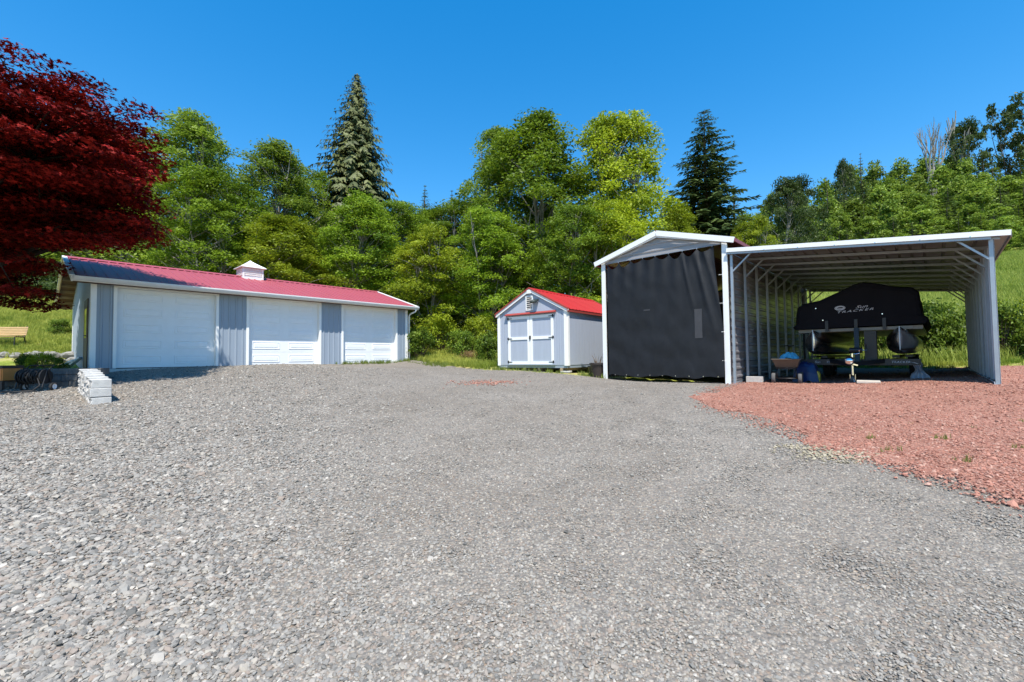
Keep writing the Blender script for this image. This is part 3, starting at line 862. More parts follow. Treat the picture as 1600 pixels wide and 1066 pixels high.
def build_tarp():
    t = thing('mesh_tarp', 'black mesh tarp hung across the front of the metal shelter', 'tarp', SO, SA)
    nu, nv = 120, 90
    hooks = [.17+.40*k for k in range(9)]
    V=[]; F=[]
    zt, zb = SH-.12, .10
    for j in range(nv+1):
        b = j/nv
        for i in range(nu+1):
            a = i/nu
            # right edge hangs loose at the top and meets the post lower down
            xr = 3.40 + .20*min(1,(b/.62))**1.3 if b < .62 else 3.60 - .0*(b-.62)
            x = .16 + (xr-.16)*a
            ph = ((x-.17)/.40) % 1.0
            sag = (.13+.05*math.sin(x*3.1))*4*ph*(1-ph)
            top = zt - sag*(1.0 if x < 3.36 else .4)
            z = top + (zb + .03*math.sin(x*4.1) - .015*math.cos(x*11) - top)*b
            y = -.115
            y += .022*math.exp(-b*7.0)*math.cos((x-.17)/.40*2*math.pi)          # folds hanging from the hooks
            d = (x-2.35) - .75*b                                                 # long diagonal creases from the loose corner
            y += -.05*math.exp(-((d-.55)/.07)**2)*max(0,1-b*1.35) - .035*math.exp(-((d-.18)/.06)**2)*max(0,1-b*1.6) - .03*math.exp(-((d-.82)/.05)**2)*max(0,1-b*1.1)
            y += .006*math.sin((x*.8+z)*7+3*mnoise.noise(Vector((x,z,8)))) * (.3+mnoise.noise(Vector((x*.7,z*.7,3)))**2*3) + .018*mnoise.noise(Vector((x*1.2,z*1.6,0))) + .006*mnoise.noise(Vector((x*5+z,z*3,4)))
            y += .010*math.sin(z*9+x*1.4)*b*(1-b)
            V.append((x,y,z))
    for j in range(nv):
        for i in range(nu):
            o=j*(nu+1)+i; F.append((o,o+1,o+nu+2,o+nu+1))
    m=MB(); m.add(V,F); m.build('mesh_sheet','tarp',t,smooth=True)
    for x in hooks:
        MB().tube([(x,-.10,SH-.085),(x,-.125,SH-.13)],.007,6).build('hook','galv',t)
    for k in range(9):
        x=.4+k*.38
        MB().tube([(x,-.135,.13),(x,-.14,.13)],.014,8).build('grommet','chrome',t)
    for k in range(4):
        z = .55+k*.75
        MB().tube([(3.55 if z<1.5 else 3.52,-.125,z),(3.63,-.10,z)],.005,5).build('tie','whitemetal',t)
    # faint pale marks on the fabric: a taped patch and a short strip
    def onsheet(x0,x1,z0,z1,name):
        g=[]; 
        for zz in np.linspace(z0,z1,9):
            for xx in np.linspace(x0,x1,4):
                best=min(V,key=lambda p:(p[0]-xx)**2+(p[2]-zz)**2); g.append((xx,best[1]-.006,zz))
        f=[(r_*4+c,r_*4+c+1,r_*4+c+5,r_*4+c+4) for r_ in range(8) for c in range(3)]
        m=MB(); m.add(g,f); m.build(name,'patchfab',t,smooth=True)
    M['patchfab']=mat('patch_fabric',(.045,.045,.050),.6,var=.15,bump=.2,bscale=400)
    onsheet(2.86,3.06,1.16,1.95,'patch'); onsheet(1.38,1.58,2.02,2.06,'patch')
build_tarp()

# ================================================================== CARPORT lean-to
CW0, CW1 = 3.81, 8.38
ZR = .128                                     # the right-hand wall stands on slightly higher ground
def build_carport():
    c = thing('carport', 'open lean-to carport on galvanised posts beside the metal shelter', 'carport', SO, SA)
    zl, zr = 3.34, 2.84
    sl = (zl-zr)/(CW1-CW0)
    def rz(v): return zl-(v-CW0)*sl
    NF = 10
    for k in range(NF):
        u = k*1.1
        MB().box((CW0-.03,u-.03,-.06),(CW0+.03,u+.03,rz(CW0)-.03)).build('post','galv',c)
        MB().box((CW1-.03,u-.03,ZR-.02),(CW1+.03,u+.03,rz(CW1)-.03)).build('post','galv',c)
        MB().bar((CW0-.05,u,rz(CW0-.05)),(CW1+.12,u,rz(CW1+.12)),.06,.06).build('rafter','galv',c)
        MB().bar((CW0+.0,u+.0,rz(CW0)-.50),(CW0+.46,u+.0,rz(CW0+.46)-.02),.035,.05,(0,1,0)).build('knee_brace','galv',c)
        MB().bar((CW1-.0,u+.0,rz(CW1)-.42),(CW1-.45,u+.0,rz(CW1-.45)-.02),.035,.05,(0,1,0)).build('knee_brace','galv',c)
    MB().box((CW0-.035,-.05,-.10),(CW0+.035,NF*1.1-1.05,-.055)).build('base_rail','galv',c)
    MB().box((CW1-.04,-.08,ZR-.09),(CW1+.04,NF*1.1-1.05,ZR-.02)).build('base_rail','galv',c)
    # roof sheets, ribs running front to back
    n=5; v0,v1=CW0-.08,CW1+.25; pw=(v1-v0)/n; LU=10.15
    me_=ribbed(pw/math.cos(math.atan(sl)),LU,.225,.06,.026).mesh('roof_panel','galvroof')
    for i in range(n):
        o=put('roof_panel',me_,c,(v0+i*pw,-.12,rz(v0+i*pw)+.045)); o.rotation_euler=Matrix.Rotation(math.atan(sl),3,'Y').to_4x4().to_euler()
        o.rotation_euler=(Matrix.Rotation(math.atan(sl),3,'Y')@Matrix.Rotation(-math.pi/2,3,'X')).to_euler()
        o.modifiers.new('thick','SOLIDIFY').thickness=.006
    MB().bar((v0,-.145,rz(v0)+.06),(v1,-.145,rz(v1)+.06),.02,.10).build('roof_trim','whitemetal',c)
    MB().bar((v0,-.10,rz(v0)-.005),(CW1+.0,-.10,rz(CW1)-.005),.03,.07).build('front_beam','galv',c)
    MB().bar((v1,-.14,rz(v1)+.03),(v1,LU-.12,rz(v1)+.03),.02,.09).build('roof_trim','galvroof',c)
    MB().bar((v0,LU-.11,rz(v0)+.04),(v1,LU-.11,rz(v1)+.04),.02,.09).build('roof_trim','galvroof',c)
    # right-hand wall of vertical ribbed sheets
    n=11; pw=9.95/n
    me_=ribbed(pw,rz(CW1)-ZR-.0,.225,.075,.028).mesh('wall_panel','galvsheet')
    for i in range(n):
        o=put('wall_panel',me_,c,(CW1+.042,-.0+(i+1)*pw,ZR-.02),(0,0,-math.pi/2))
        o.modifiers.new('thick','SOLIDIFY').thickness=.003
    MB().box((CW1-.048,-.085,ZR-.05),(CW1-.041,9.9,ZR+.015)).build('base_flashing','whitemetal',c)
    for k in range(6):
        MB().tube([(CW0+.8+k*.7,-.13,rz(CW0+.8+k*.7)+.02),(CW0+.8+k*.7,-.16,rz(CW0+.8+k*.7)+.02)],.012,6).build('screw','chrome',c)
build_carport()
bx, by = S2(4.02, .95); tag(MB().box((-.2,-.1,0),(.2,.1,.17)).build('concrete_block','concrete',None,(bx,by,ht(bx,by)),(0,0,SA),bevel=.01),'concrete block lying beside the second carport post','block')

# ================================================================== BOAT on its trailer
BV, BU = 6.08, 2.2
bx, by = S2(BV, BU)
BG = ht(bx, by)
def build_boat():
    b = thing('covered_boat', 'pontoon boat under a black cover parked in the carport', 'boat', (bx, by, BG), SA)
    sec = [(-1.36,1.40),(-1.40,1.47),(-1.33,1.53),(-1.31,1.80),(-1.27,2.02),(-1.12,2.11),(-.75,2.17),(-.3,2.37),(.0,2.52),(.2,2.56),(.45,2.49),(.8,2.37),(1.12,2.31),(1.24,2.19),(1.28,1.64),(1.37,1.57),(1.40,1.49),(1.34,1.42)]
    secs = []
    for u, k, dz in ((-.05,.93,-.05),(-.02,.98,-.015),(.05,1,0),(.5,1,.01),(1.2,1,-.08),(2.0,1,-.10),(2.8,1,-.02),(3.6,1,-.10),(4.6,1,-.12),(5.6,.99,-.2),(6.3,.97,-.3),(6.4,.9,-.4)):
        secs.append([(x*k, u + .012*math.sin(x*9), 1.42+(z-1.42)*(1+ (dz/.9 if z > 1.6 else 0))*(k if z>1.6 else 1)) for x, z in sec])
    m = MB(); m.loft(secs); m.add(secs[0], [tuple(range(len(sec)))[::-1]]); m.add(secs[-1], [tuple(range(len(sec)))])
    cv = m.build('boat_cover', 'cover', b, smooth=False)
    put('lettering', text_mesh('TRACKER', .10, .35, 1.25), cv, (.0, -.066, 1.80), (math.pi/2, -.05, 0)).scale = (1.5, .75, 1)
    put('lettering', text_mesh('Sun', .13, .5), cv, (.14, -.066, 1.885), (math.pi/2, -.05, 0)).scale = (1.3, .8, 1)
    em = MB(); n = 24
    for r0, r1 in ((.10, .085), (.078, .06)):
        em.add([(math.cos(t)*r0*1.15, 0, math.sin(t)*r0*.6) for t in np.linspace(0, 2*math.pi, n, endpoint=False)] + [(math.cos(t)*r1*1.15, 0, math.sin(t)*r1*.55) for t in np.linspace(0, 2*math.pi, n, endpoint=False)],
               [(i, (i+1) % n, (i+1) % n+n, i+n) for i in range(n)])
    em.add([(-.08,0,.02),(.08,0,-.01),(.08,0,-.025),(-.08,0,.002)],[(0,1,2,3)])
    em.build('emblem', 'lettering', cv, (-.30, -.067, 1.915))
    for x, z in ((-.83,1.95),(-.68,1.62),(.55,1.70),(-.62,1.45),(.58,1.45)):
        MB().tube([(x,-.055,z),(x,-.075,z)],.013,8).build('snap', 'chrome', cv)
    for x in (-.60, .02, .58):
        MB().box((x-.035,-.085,1.30),(x+.035,-.066,1.60)).build('strap', 'black', b)
    # deck and fence rails below the cover
    box((-1.28,.12,1.30),(1.28,6.2,1.39)).build('deck', 'galvroof', b)
    box((-.85,.04,1.31),(1.1,.10,1.38)).build('deck_rail', 'galvroof', b)
    for sx in (-1, 1):
        p = []
        for u, w, h_, dz in ((-.36,.02,.86,.10),(-.30,.20,.92,.07),(-.15,.55,.98,.035),(.1,.85,1,.01),(.4,1,1,0),(3,1,1,0),(6.1,1,1,0),(6.15,.8,.8,0)):
            p.append([(sx*.87+.31*w*math.cos(t), u, 1.0+dz+.31*h_*math.sin(t)) for t in np.linspace(0, 2*math.pi, 20, endpoint=False)])
        m = MB(); m.loft(p, cap=True); po = m.build('pontoon', 'alu', b, smooth=True)
        MB().bar((sx*.87,-.37,1.36),(sx*.87,-.375,.80),.02,.02).build('prow_seam', 'galv', po)
        MB().box((sx*.87-.10,.1,1.27),(sx*.87+.10,6.0,1.301)).build('riser', 'alu', po)
build_boat()
def wheel(name, parent, loc, r, w, axis, tyre='rubber', rim='galv'):
    """tyre with tread shoulders + dished rim"""
    prof = [(.62,-.5),(.9,-.5),(.98,-.34),(1,-.15),(1,.15),(.98,.34),(.9,.5),(.62,.5)]
    n = 22; secs = []
    for x, y in prof:
        secs.append([(math.cos(t)*x*r, y*w, math.sin(t)*x*r) for t in np.linspace(0, 2*math.pi, n, endpoint=False)])
    m = MB(); m.loft(secs); o = m.build(name, tyre, parent, loc, (0, 0, axis), smooth=True)
    m = MB(); q = []
    for x, y in ((.63,-.46),(.56,-.42),(.45,-.15),(.22,-.12),(.2,-.3),(.02,-.32)):
        q.append([(math.cos(t)*x*r, y*w, math.sin(t)*x*r) for t in np.linspace(0, 2*math.pi, n, endpoint=False)])
    m.loft(q); q2 = [[(a, -b_, c_) for a, b_, c_ in s_] for s_ in q]; m.loft(q2)
    m.build('rim', rim, o, smooth=True)
    return o
def build_trailer():
    t = thing('boat_trailer', 'black steel boat trailer with jack wheel under the covered boat', 'trailer', (bx, by, BG), SA)
    for sx in (-1, 1):
        MB().bar((sx*.66,.0,.52),(sx*.66,6.0,.52),.06,.10).build('frame_rail', 'black', t)
        MB().bar((sx*.62,.05,.54),(0,-.95,.46),.07,.10).build('tongue_arm', 'black', t)
        MB().bar((sx*.75,.4,.635),(sx*.75,5.6,.635),.14,.06).build('bunk', 'black', t)
        MB().bar((sx*1.0,.4,.645),(sx*1.0,5.6,.645),.14,.06).build('bunk', 'black', t)
        # wide front beams that carry the name
        bm_ = MB().bar((sx*.10,-.08,.50),(sx*1.22,-.08,.50),.05,.15).build('cross_beam', 'black', t)
        put('lettering', text_mesh('TRACKER', .075, .15, 1.1), bm_, (sx*.66+.20,-.108,.475), (math.pi/2,0,0))
        put('lettering', text_mesh('Sun', .085, .3, 1.0), bm_, (sx*.66-.17,-.108,.475), (math.pi/2,0,0))
        for q in (-1, 1):
            st = MB(); st.add([(sx*.66+q*.38,-.108,.50),(sx*.66+q*.46,-.108,.485),(sx*.66+q*.52,-.108,.455),(sx*.66+q*.46,-.108,.47)],[(0,1,2,3)])
            st.build('stripe','lettering',bm_,solid=.003)
        wheel('trailer_wheel', t, (sx*1.02, 2.75, .30), .30, .20, math.pi/2)
        wheel('trailer_wheel', t, (sx*1.02, 3.50, .30), .30, .20, math.pi/2)
        MB().bar((sx*1.02,2.35,.66),(sx*1.02,3.9,.66),.24,.02).bar((sx*1.02,2.35,.66),(sx*1.02,2.2,.42),.24,.02,(0,1,0)).build('fender', 'black', t)
    for u in (1.4, 2.75, 3.5, 5.0):
        MB().bar((-.95,u,.42),(.95,u,.42),.06,.08).build('axle_beam', 'black', t)
    # winch post with bow stop, ladder
    MB().bar((.05,-.30,.45),(.03,-.12,1.36),.10,.10,(1,0,0)).build('winch_post', 'black', t)
    MB().box((.18,-.12,.42),(.42,.10,1.28)).build('boarding_ladder', 'black', t)
    wb = MB().tube([(-.10,-.36,.80),(.16,-.36,.80)],.07,12).build('winch', 'black', t)
    MB().tube([(.16,-.36,.80),(.24,-.36,.80),(.24,-.50,.95)],.012).build('crank', 'chrome', wb)
    # coupler and jack in front
    MB().bar((0,-.9,.46),(0,-1.22,.50),.09,.08).build('tongue', 'black', t)
    cp = MB(); secs = []
    for y, r_ in ((-1.42,.03),(-1.40,.08),(-1.33,.11),(-1.22,.105),(-1.12,.07)):
        secs.append([(math.cos(q)*r_, y, .55+math.sin(q)*r_*.95) for q in np.linspace(0, 2*math.pi, 14, endpoint=False)])
    cp.loft(secs, cap=True); cp.build('coupler', 'chrome', t, smooth=True)
    MB().bar((-.10,-1.30,.52),(.14,-1.22,.44),.02,.03).build('safety_clip', 'chrome', t)
    jk = MB().tube([(.02,-1.02,.72),(.02,-1.02,.20)],.03,10).build('jack', 'chrome', t)
    MB().tube([(.02,-1.02,.70),(.16,-1.02,.72),(.16,-1.02,.80)],.012).build('crank', 'chrome', jk)
    MB().bar((-.03,-1.02,.22),(-.03,-1.02,.08),.01,.06,(0,1,0)).bar((.07,-1.02,.22),(.07,-1.02,.08),.01,.06,(0,1,0)).build('fork', 'chrome', jk)
    wheel('jack_wheel', jk, (.02,-1.02,.085), .085, .06, math.pi/2 - .3, 'greyrubber', 'whitemetal')
build_trailer()

def build_cart():
    x0, y0 = S2(4.72, 1.25)
    c = thing('dump_cart', 'small grey garden dump cart standing by the carport posts', 'cart', (x0, y0, ht(x0, y0)), SA+.15)
    def rect(w, d, z, y=0): return [(-w,y-d,z),(w,y-d,z),(w,y+d,z),(-w,y+d,z)]
    m = MB(); m.loft([rect(.23,.36,.42),rect(.30,.50,.62),rect(.33,.53,.62),rect(.33,.53,.645),rect(.29,.49,.645),rect(.22,.35,.44)])
    m.add(rect(.23,.36,.42),[(0,3,2,1)]); m.add(rect(.22,.35,.44),[(0,1,2,3)])
    m.build('tub','poly',c,bevel=.01)
    fr = MB()
    for sx in (-1,1): fr.tube([(sx*.20,-.42,.40),(sx*.20,.42,.40)],.015).tube([(sx*.20,-.36,.40),(sx*.22,-.38,.14)],.015)
    fr.tube([(-.28,-.38,.14),(.28,-.38,.14)],.014).tube([(-.28,.38,.14),(.28,.38,.14)],.014).tube([(-.2,-.42,.40),(.2,-.42,.40)],.015)
    fr.build('chassis','black',c,smooth=True)
    for sx in (-1,1):
        for sy in (-1,1): wheel('cart_wheel', c, (sx*.29, sy*.38, .14), .14, .085, math.pi/2, 'greyrubber', 'greyrubber')
    MB().tube([(0,.42,.30),(0,.75,.55),(0,1.0,1.0)],.014).tube([(-.12,1.0,1.0),(.12,1.0,1.0)],.016).build('handle','black',c,smooth=True)
    # crumpled tarp in the tub
    tp = MB(); n=18; V=[]; F=[]
    for j in range(n+1):
        for i in range(n+1):
            a,b_=i/n*2-1,j/n*2-1
            rr=max(0,1-(a*a+b_*b_)*.75)
            z=.60+.20*rr**.8+.05*mnoise.noise(Vector((a*3,b_*3,2)))+.03*mnoise.noise(Vector((a*8,b_*8,5)))
            V.append((a*.22+.05,b_*.36,z))
    for j in range(n):
        for i in range(n): o=j*(n+1)+i; F.append((o,o+1,o+n+2,o+n+1))
    tp.add(V,F); o=tp.build('plastic_bag','bluebag',None,(x0,y0,ht(x0,y0)),(0,0,SA+.15),solid=.004)
    tag(o,'crumpled light blue plastic bag heaped in the dump cart','bag')
    # blue folded tarp behind
    x1,y1=S2(5.02,2.0); V=[]
    tp=MB()
    V=[]; n=14
    for j in range(n+1):
        for i in range(n+1):
            a,b_=i/n*2-1,j/n*2-1
            rr=max(0,1-max(abs(a),abs(b_))**4)
            V.append((a*.30,b_*.25,.10+rr*.52+.06*mnoise.noise(Vector((a*2,b_*2,7)))-.0*a))
    F=[(j*(n+1)+i,j*(n+1)+i+1,(j+1)*(n+1)+i+1,(j+1)*(n+1)+i) for j in range(n) for i in range(n)]
    tp.add(V,F); o=tp.build('blue_tarp','blue',None,(x1,y1,ht(x1,y1)-.08),(0,0,SA),solid=.006); tag(o,'dark blue tarp heaped behind the dump cart','tarp')
    # yellow jug
    x2,y2=S2(5.22,1.9); z2=ht(x2,y2)
    j=thing('fuel_jug','small yellow jug standing beside the dump cart','jug',(x2,y2,z2),SA)
    secs=[[(sx*w,sy*d,z) for sx,sy in ((-1,-1),(1,-1),(1,1),(-1,1))] for z,w,d in ((0,.10,.07),(.02,.115,.085),(.22,.115,.085),(.28,.09,.07),(.31,.03,.03),(.35,.03,.03))]
    m=MB(); m.loft(secs,cap=True); m.build('jug_body','yellow',j,(0,0,.0),bevel=.01)
    MB().tube([(-.07,0,.27),(-.07,0,.34),(.02,0,.36)],.012).build('handle','yellow',j); MB().tube([(0,0,.35),(0,0,.39)],.035,10).build('cap','black',j)
build_cart()
def build_carport_things():
    # pale paver lying before the jack
    x,y=S2(6.43,.72); o=MB().box((-.21,-.30,0),(.21,.30,.05)).build('paver','slab',None,(x,y,ht(x,y)+.012),(0,0,SA+.1),bevel=.006); tag(o,'flat pale paver lying on the gravel before the boat trailer','paver')
    # white sheet draped by the trailer's right end
    x,y=S2(7.22,2.6); V=[]; n=20
    for j in range(n+1):
        t=j/n
        for i in range(n+1):
            a=i/n*2-1
            w=.05+.12*t**1.5+.03*math.sin(t*9); z=.44*(1-t)**.9+.01
            V.append((a*w+.05*t, -.05-.18*t+.035*math.sin(a*7+t*3)+.03*mnoise.noise(Vector((a*3,t*4,1))), z+.015*mnoise.noise(Vector((a*5,t*6,3)))))
    F=[(j*(n+1)+i,j*(n+1)+i+1,(j+1)*(n+1)+i+1,(j+1)*(n+1)+i) for j in range(n) for i in range(n)]
    m=MB(); m.add(V,F); o=m.build('plastic_sheet','paleplastic',None,(x,y,ht(x,y)),(0,0,SA),smooth=True,solid=.004); tag(o,'pale plastic sheet draped at the right end of the boat trailer','sheet')
build_carport_things()

# ================================================================== POT by the shelter corner
def lathe(prof, n=20):
    m=MB(); m.loft([[(math.cos(t)*r,math.sin(t)*r,z) for t in np.linspace(0,2*math.pi,n,endpoint=False)] for r,z in prof]); return m
def build_pots():
    x,y=S2(-.34,.02); z=ht(x,y)
    p=thing('plant_pot','large dark plant pot with dry stems beside the metal shelter','plant pot',(x,y,z))
    lathe([(.02,0),(.17,0),(.21,.30),(.24,.42),(.26,.42),(.26,.47),(.23,.47),(.22,.41),(.02,.40)]).build('pot','clay',p,smooth=False)
    r_=random.Random(3); st=MB()
    for k in range(14):
        a=r_.uniform(0,6.28); l=r_.uniform(.15,.42); st.tube([(.08*math.cos(a),.08*math.sin(a),.40),(.12*math.cos(a),.12*math.sin(a),.40+l*.6),(.2*math.cos(a),.2*math.sin(a),.40+l)],[.007,.005,.002],5)
    st.build('stems','drytwig',p)
    x,y=S2(-.72,.42); z=ht(x,y)
    p=thing('plant_pot','low black pot standing between the shed and the shelter','plant pot',(x,y,z))
    lathe([(.02,0),(.16,0),(.20,.26),(.23,.30),(.23,.34),(.20,.34),(.19,.28),(.02,.27)]).build('pot','black',p)
    lathe([(.0,.275),(.19,.278)]).build('soil','brown',p)
build_pots()

# ================================================================== LEFT FOREGROUND: block walls, bench, hose reel
def rough_block(l,w,h,seed,amp=.02):
    bm=bmesh.new(); bmesh.ops.create_cube(bm,size=1); bmesh.ops.subdivide_edges(bm,edges=bm.edges,cuts=2,use_grid_fill=True)
    for v in bm.verts:
        v.co.x*=l; v.co.y*=w; v.co.z*=h
        if v.co.y>w*.3: v.co.y+=random.Random(hash((round(v.co.x*90),round(v.co.z*90),seed))).uniform(-amp,amp*1.5)
    return bm
def build_block_walls():
    d=Vector((-.743,.669,0)); rz=math.atan2(d.y,d.x)
    # end pier: courses of split-face blocks stepping up the slope
    o=Vector((-7.99,8.62,0)); w_=thing('block_wall','short stepped wall of pale split-face concrete blocks by the driveway','wall',(o.x,o.y,.74),rz)
    meshes=[]
    for q in range(4):
        bm=rough_block(.44,.30,.168,q,.022); me=bpy.data.meshes.new('block'); bm.to_mesh(me); bm.free(); me.materials.append(M['splitblock']); me.materials.append(M['concrete'])
        for p_ in me.polygons:
            if p_.normal.y<.8: p_.material_index=1
        meshes.append(me)
    r_=random.Random(4)
    for k in range(6):
        for c in range(3):
            ob=put('block',meshes[(k+c*2)%4],w_,(.22+k*.45+r_.uniform(-.01,.01),r_.uniform(-.012,.012),.09+c*.174+k*.036+r_.uniform(-.004,.004)),(0,0,r_.uniform(-.02,.02)),bevel=.012)
    # long dark planter wall in the maple's shade
    o=Vector((-10.15,11.05,0)); w_=thing('planter_wall','low dark block planter wall in the shade of the red maple','wall',(o.x,o.y,.98),math.pi-.03)
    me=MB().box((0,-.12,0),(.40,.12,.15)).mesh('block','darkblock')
    for c in range(3):
        for k in range(11):
            put('block',me,w_,(k*.41+(c%2)*.2+.005*r_.uniform(-1,1),.008*r_.uniform(-1,1),.004+c*.157),bevel=.01)
    b=MB(); b.prism([(-14.8,11.15),(-10.35,11.15),(-12.45,12.9),(-14.8,12.9)],lambda p:(p[0],p[1],.9),lambda p:(p[0],p[1],1.36)); structure(b.build('planter_soil','brown'))
    # rock edging below the lawn
    w_=thing('rock_edging','row of grey field rocks along the foot of the lawn','rock wall',(-18,16.6,1.5),0)
    for k in range(26):
        bm=bmesh.new(); bmesh.ops.create_icosphere(bm,subdivisions=2,radius=.5)
        s_=(r_.uniform(.3,.55),r_.uniform(.3,.4),r_.uniform(.22,.36)); sd2=r_.random()*50
        for v in bm.verts:
            v.co*=1+.35*mnoise.noise(v.co*2.3+Vector((sd2,0,0))); v.co.x*=s_[0]; v.co.y*=s_[1]; v.co.z*=s_[2]
        me=bpy.data.meshes.new('rock'); bm.to_mesh(me); bm.free(); me.materials.append(M['rock'])
        xx=-20.4+ (k%13)*.40+r_.uniform(-.1,.1); row=k//13
        put('rock',me,w_,(xx+18,r_.uniform(-.08,.08)+row*.12,.14+row*.24+r_.uniform(-.04,.04)),(0,0,r_.uniform(0,3)))
    # white slabs propped beside the garage's corner
    for i,(dx,rot,lb) in enumerate(((0,.5,'longer white slab leaning by the garage corner'),(.28,.75,'shorter white slab leaning by the garage corner'))):
        P=at(100+i*6,570,14.2); o=MB().box((-.32+.08*i,-.12,-.03),(.32-.08*i,.12,.03)).build('white_slab','white',None,(P.x+dx*.3,P.y+dx*.4,1.52+.08*i),(0,-rot,.3),bevel=.01); tag(o,lb,'slab')
build_block_walls()
def build_bench():
    P=at(30,551,18.5); z=ht(P.x-.5,P.y)
    b=thing('slatted_bench','slatted timber bench on black metal legs on the lawn','bench',(P.x-.75,P.y,z),.12)
    h0=P.z-z
    for k in range(5):
        MB().bar((-.75,.20+k*.018,.50+k*.075),(.75,.20+k*.018,.50+k*.075),.02,.062,(0,.2,1)).build('back_slat','wood',b,bevel=.004)
    for k in range(5):
        MB().box((-.75,-.26+k*.09,.40),(.75,-.19+k*.09,.425)).build('seat_slat','wood',b)
    for x in (-.68,.68):
        MB().tube([(x,-.24,0),(x,-.22,.385),(x,.18,.385),(x,.30,.86)],.02,8).build('leg_frame','black',b)
        MB().tube([(x,.18,.385),(x,.28,0)],.02,8).build('leg','black',b)
    MB().tube([(-.68,-.22,.30),(.68,-.22,.30)],.015,8).build('stretcher','black',b)
build_bench()
def build_reel():
    x,y=-11.2,10.4; z=ht(x,y)
    h=thing('hose_reel','hose reel cart with tangled black hose against the planter wall','hose reel',(x,y,z),.1)
    for sx in (-1,1):
        MB().tube([(sx*.28,-.15,.06),(sx*.28,-.02,.52),(sx*.28,.12,.06)],.014).build('side_frame','black',h)
        MB().tube([(sx*.25,-.02,.34),(sx*.265,-.02,.34)],.17,20).build('flange','black',h)
    MB().tube([(-.26,.05,.50),(-.26,.18,.60),(.26,.18,.60),(.26,.05,.50)],.012).build('handle','black',h,smooth=True)
    pts=[]
    for k in range(260):
        t=k/260; a=k*.55; r_=.12+.05*math.sin(k*.7)*.4+.04*t
        pts.append((-.23+.46*abs(((t*3)%2)-1),-.02+r_*math.cos(a),.34+r_*math.sin(a)))
    MB().tube(pts,.014,6).build('hose','rubber',h,smooth=True)
    pts=[(.2,-.16,.3),(.3,-.22,.14),(.22,-.30,.03),(-.1,-.34,.02),(-.35,-.28,.02),(-.3,-.45,.02),(.1,-.5,.02),(.5,-.42,.02)]
    sp=[]
    for i in range(len(pts)-1):
        for t in np.linspace(0,1,6,endpoint=False): sp.append(Vector(pts[i]).lerp(Vector(pts[i+1]),t))
    MB().tube(sp,.014,6).build('hose','rubber',h,smooth=True)
    for sx in (-1,1): wheel('reel_wheel',h,(sx*.32,.10,.10),.10,.05,math.pi/2,'rubber','whitemetal')
    x,y=-12.28,10.55; z=ht(x,y)
    c=thing('orange_box','orange wooden box with dark rim beside the hose reel','box',(x,y,z),.05)
    for sx in (-1,1): 
        MB().box((sx*.36-.012,-.22,.22),(sx*.36+.012,.22,.50)).build('end_board','orange',c)
    for sy in (-1,1):
        MB().box((-.347,sy*.22-.012,.22),(-.02,sy*.22+.012,.50)).build('side_board','orange',c); MB().box((.02,sy*.22-.012,.22),(.347,sy*.22+.012,.50)).build('side_board','orange',c)
        MB().box((-.02,sy*.225-.018,.20),(.02,sy*.225+.018,.54)).build('cleat','brown',c)
    MB().box((-.38,-.245,.50),(.38,.245,.57)).build('rim','brown',c); MB().box((-.345,-.205,.20),(.345,.205,.23)).build('bottom','brown',c)
    for sx in (-1,1):
        for sy in (-1,1): MB().box((sx*.32-.03,sy*.18-.03,0),(sx*.32+.03,sy*.18+.03,.2)).build('leg','brown',c)
    MB().tube([(-.3,-.25,.3),(-.1,-.26,.36),(.1,-.25,.46),(.3,-.24,.48)],.012,6).build('cord','rubber',c)
build_reel()

# ================================================================== VEGETATION
def leaf_mesh(name, C, N, S, T, m, shape='leaf', seed=0, axis=None):
    """one mesh of separate leaves: centres C, normals N, sizes S, tints T"""
    rg = np.random.default_rng(seed)
    if shape == 'leaf':
        tv = np.array([(0,-.5,0),(.27,-.05,.06),(0,.5,0),(-.27,-.05,.06)])
    elif shape == 'maple':
        a = []
        for k, (ang, r) in enumerate(((-90,.16),(-35,.40),(-8,.20),(22,.52),(48,.22),(90,.60),(132,.22),(158,.52),(188,.20),(215,.40))):
            a.append((math.cos(R(ang))*r, math.sin(R(ang))*r, -.10*r))
        tv = np.array(a)
    elif shape == 'spray':
        tv = np.array([(0,-.5,0),(.16,-.15,.02),(.10,.25,.0),(0,.5,-.05),(-.10,.25,0),(-.16,-.15,.02)])
    k = len(tv); n = len(C)
    N = N / (np.linalg.norm(N, axis=1, keepdims=True) + 1e-9)
    if axis is None: A = rg.normal(size=(n, 3))
    else: A = axis
    Bv = A - (A * N).sum(1, keepdims=True) * N
    Bv /= np.linalg.norm(Bv, axis=1, keepdims=True) + 1e-9
    Av = np.cross(Bv, N)
    V = C[:, None] + S[:, None, None] * (tv[None, :, 0:1] * Av[:, None] + tv[None, :, 1:2] * Bv[:, None] + tv[None, :, 2:3] * N[:, None])
    me = bpy.data.meshes.new(name)
    me.vertices.add(n * k); me.vertices.foreach_set('co', V.astype(np.float32).ravel())
    me.loops.add(n * k); me.loops.foreach_set('vertex_index', np.arange(n * k, dtype=np.int32))
    me.polygons.add(n); me.polygons.foreach_set('loop_start', np.arange(0, n * k, k, dtype=np.int32)); me.polygons.foreach_set('loop_total', np.full(n, k, np.int32))
    at_ = me.attributes.new('tint', 'FLOAT', 'POINT'); at_.data.foreach_set('value', np.repeat(np.clip(T, 0, 1), k).astype(np.float32))
    me.update(calc_edges=True); me.validate()
    me.materials.append(M[m])
    return me

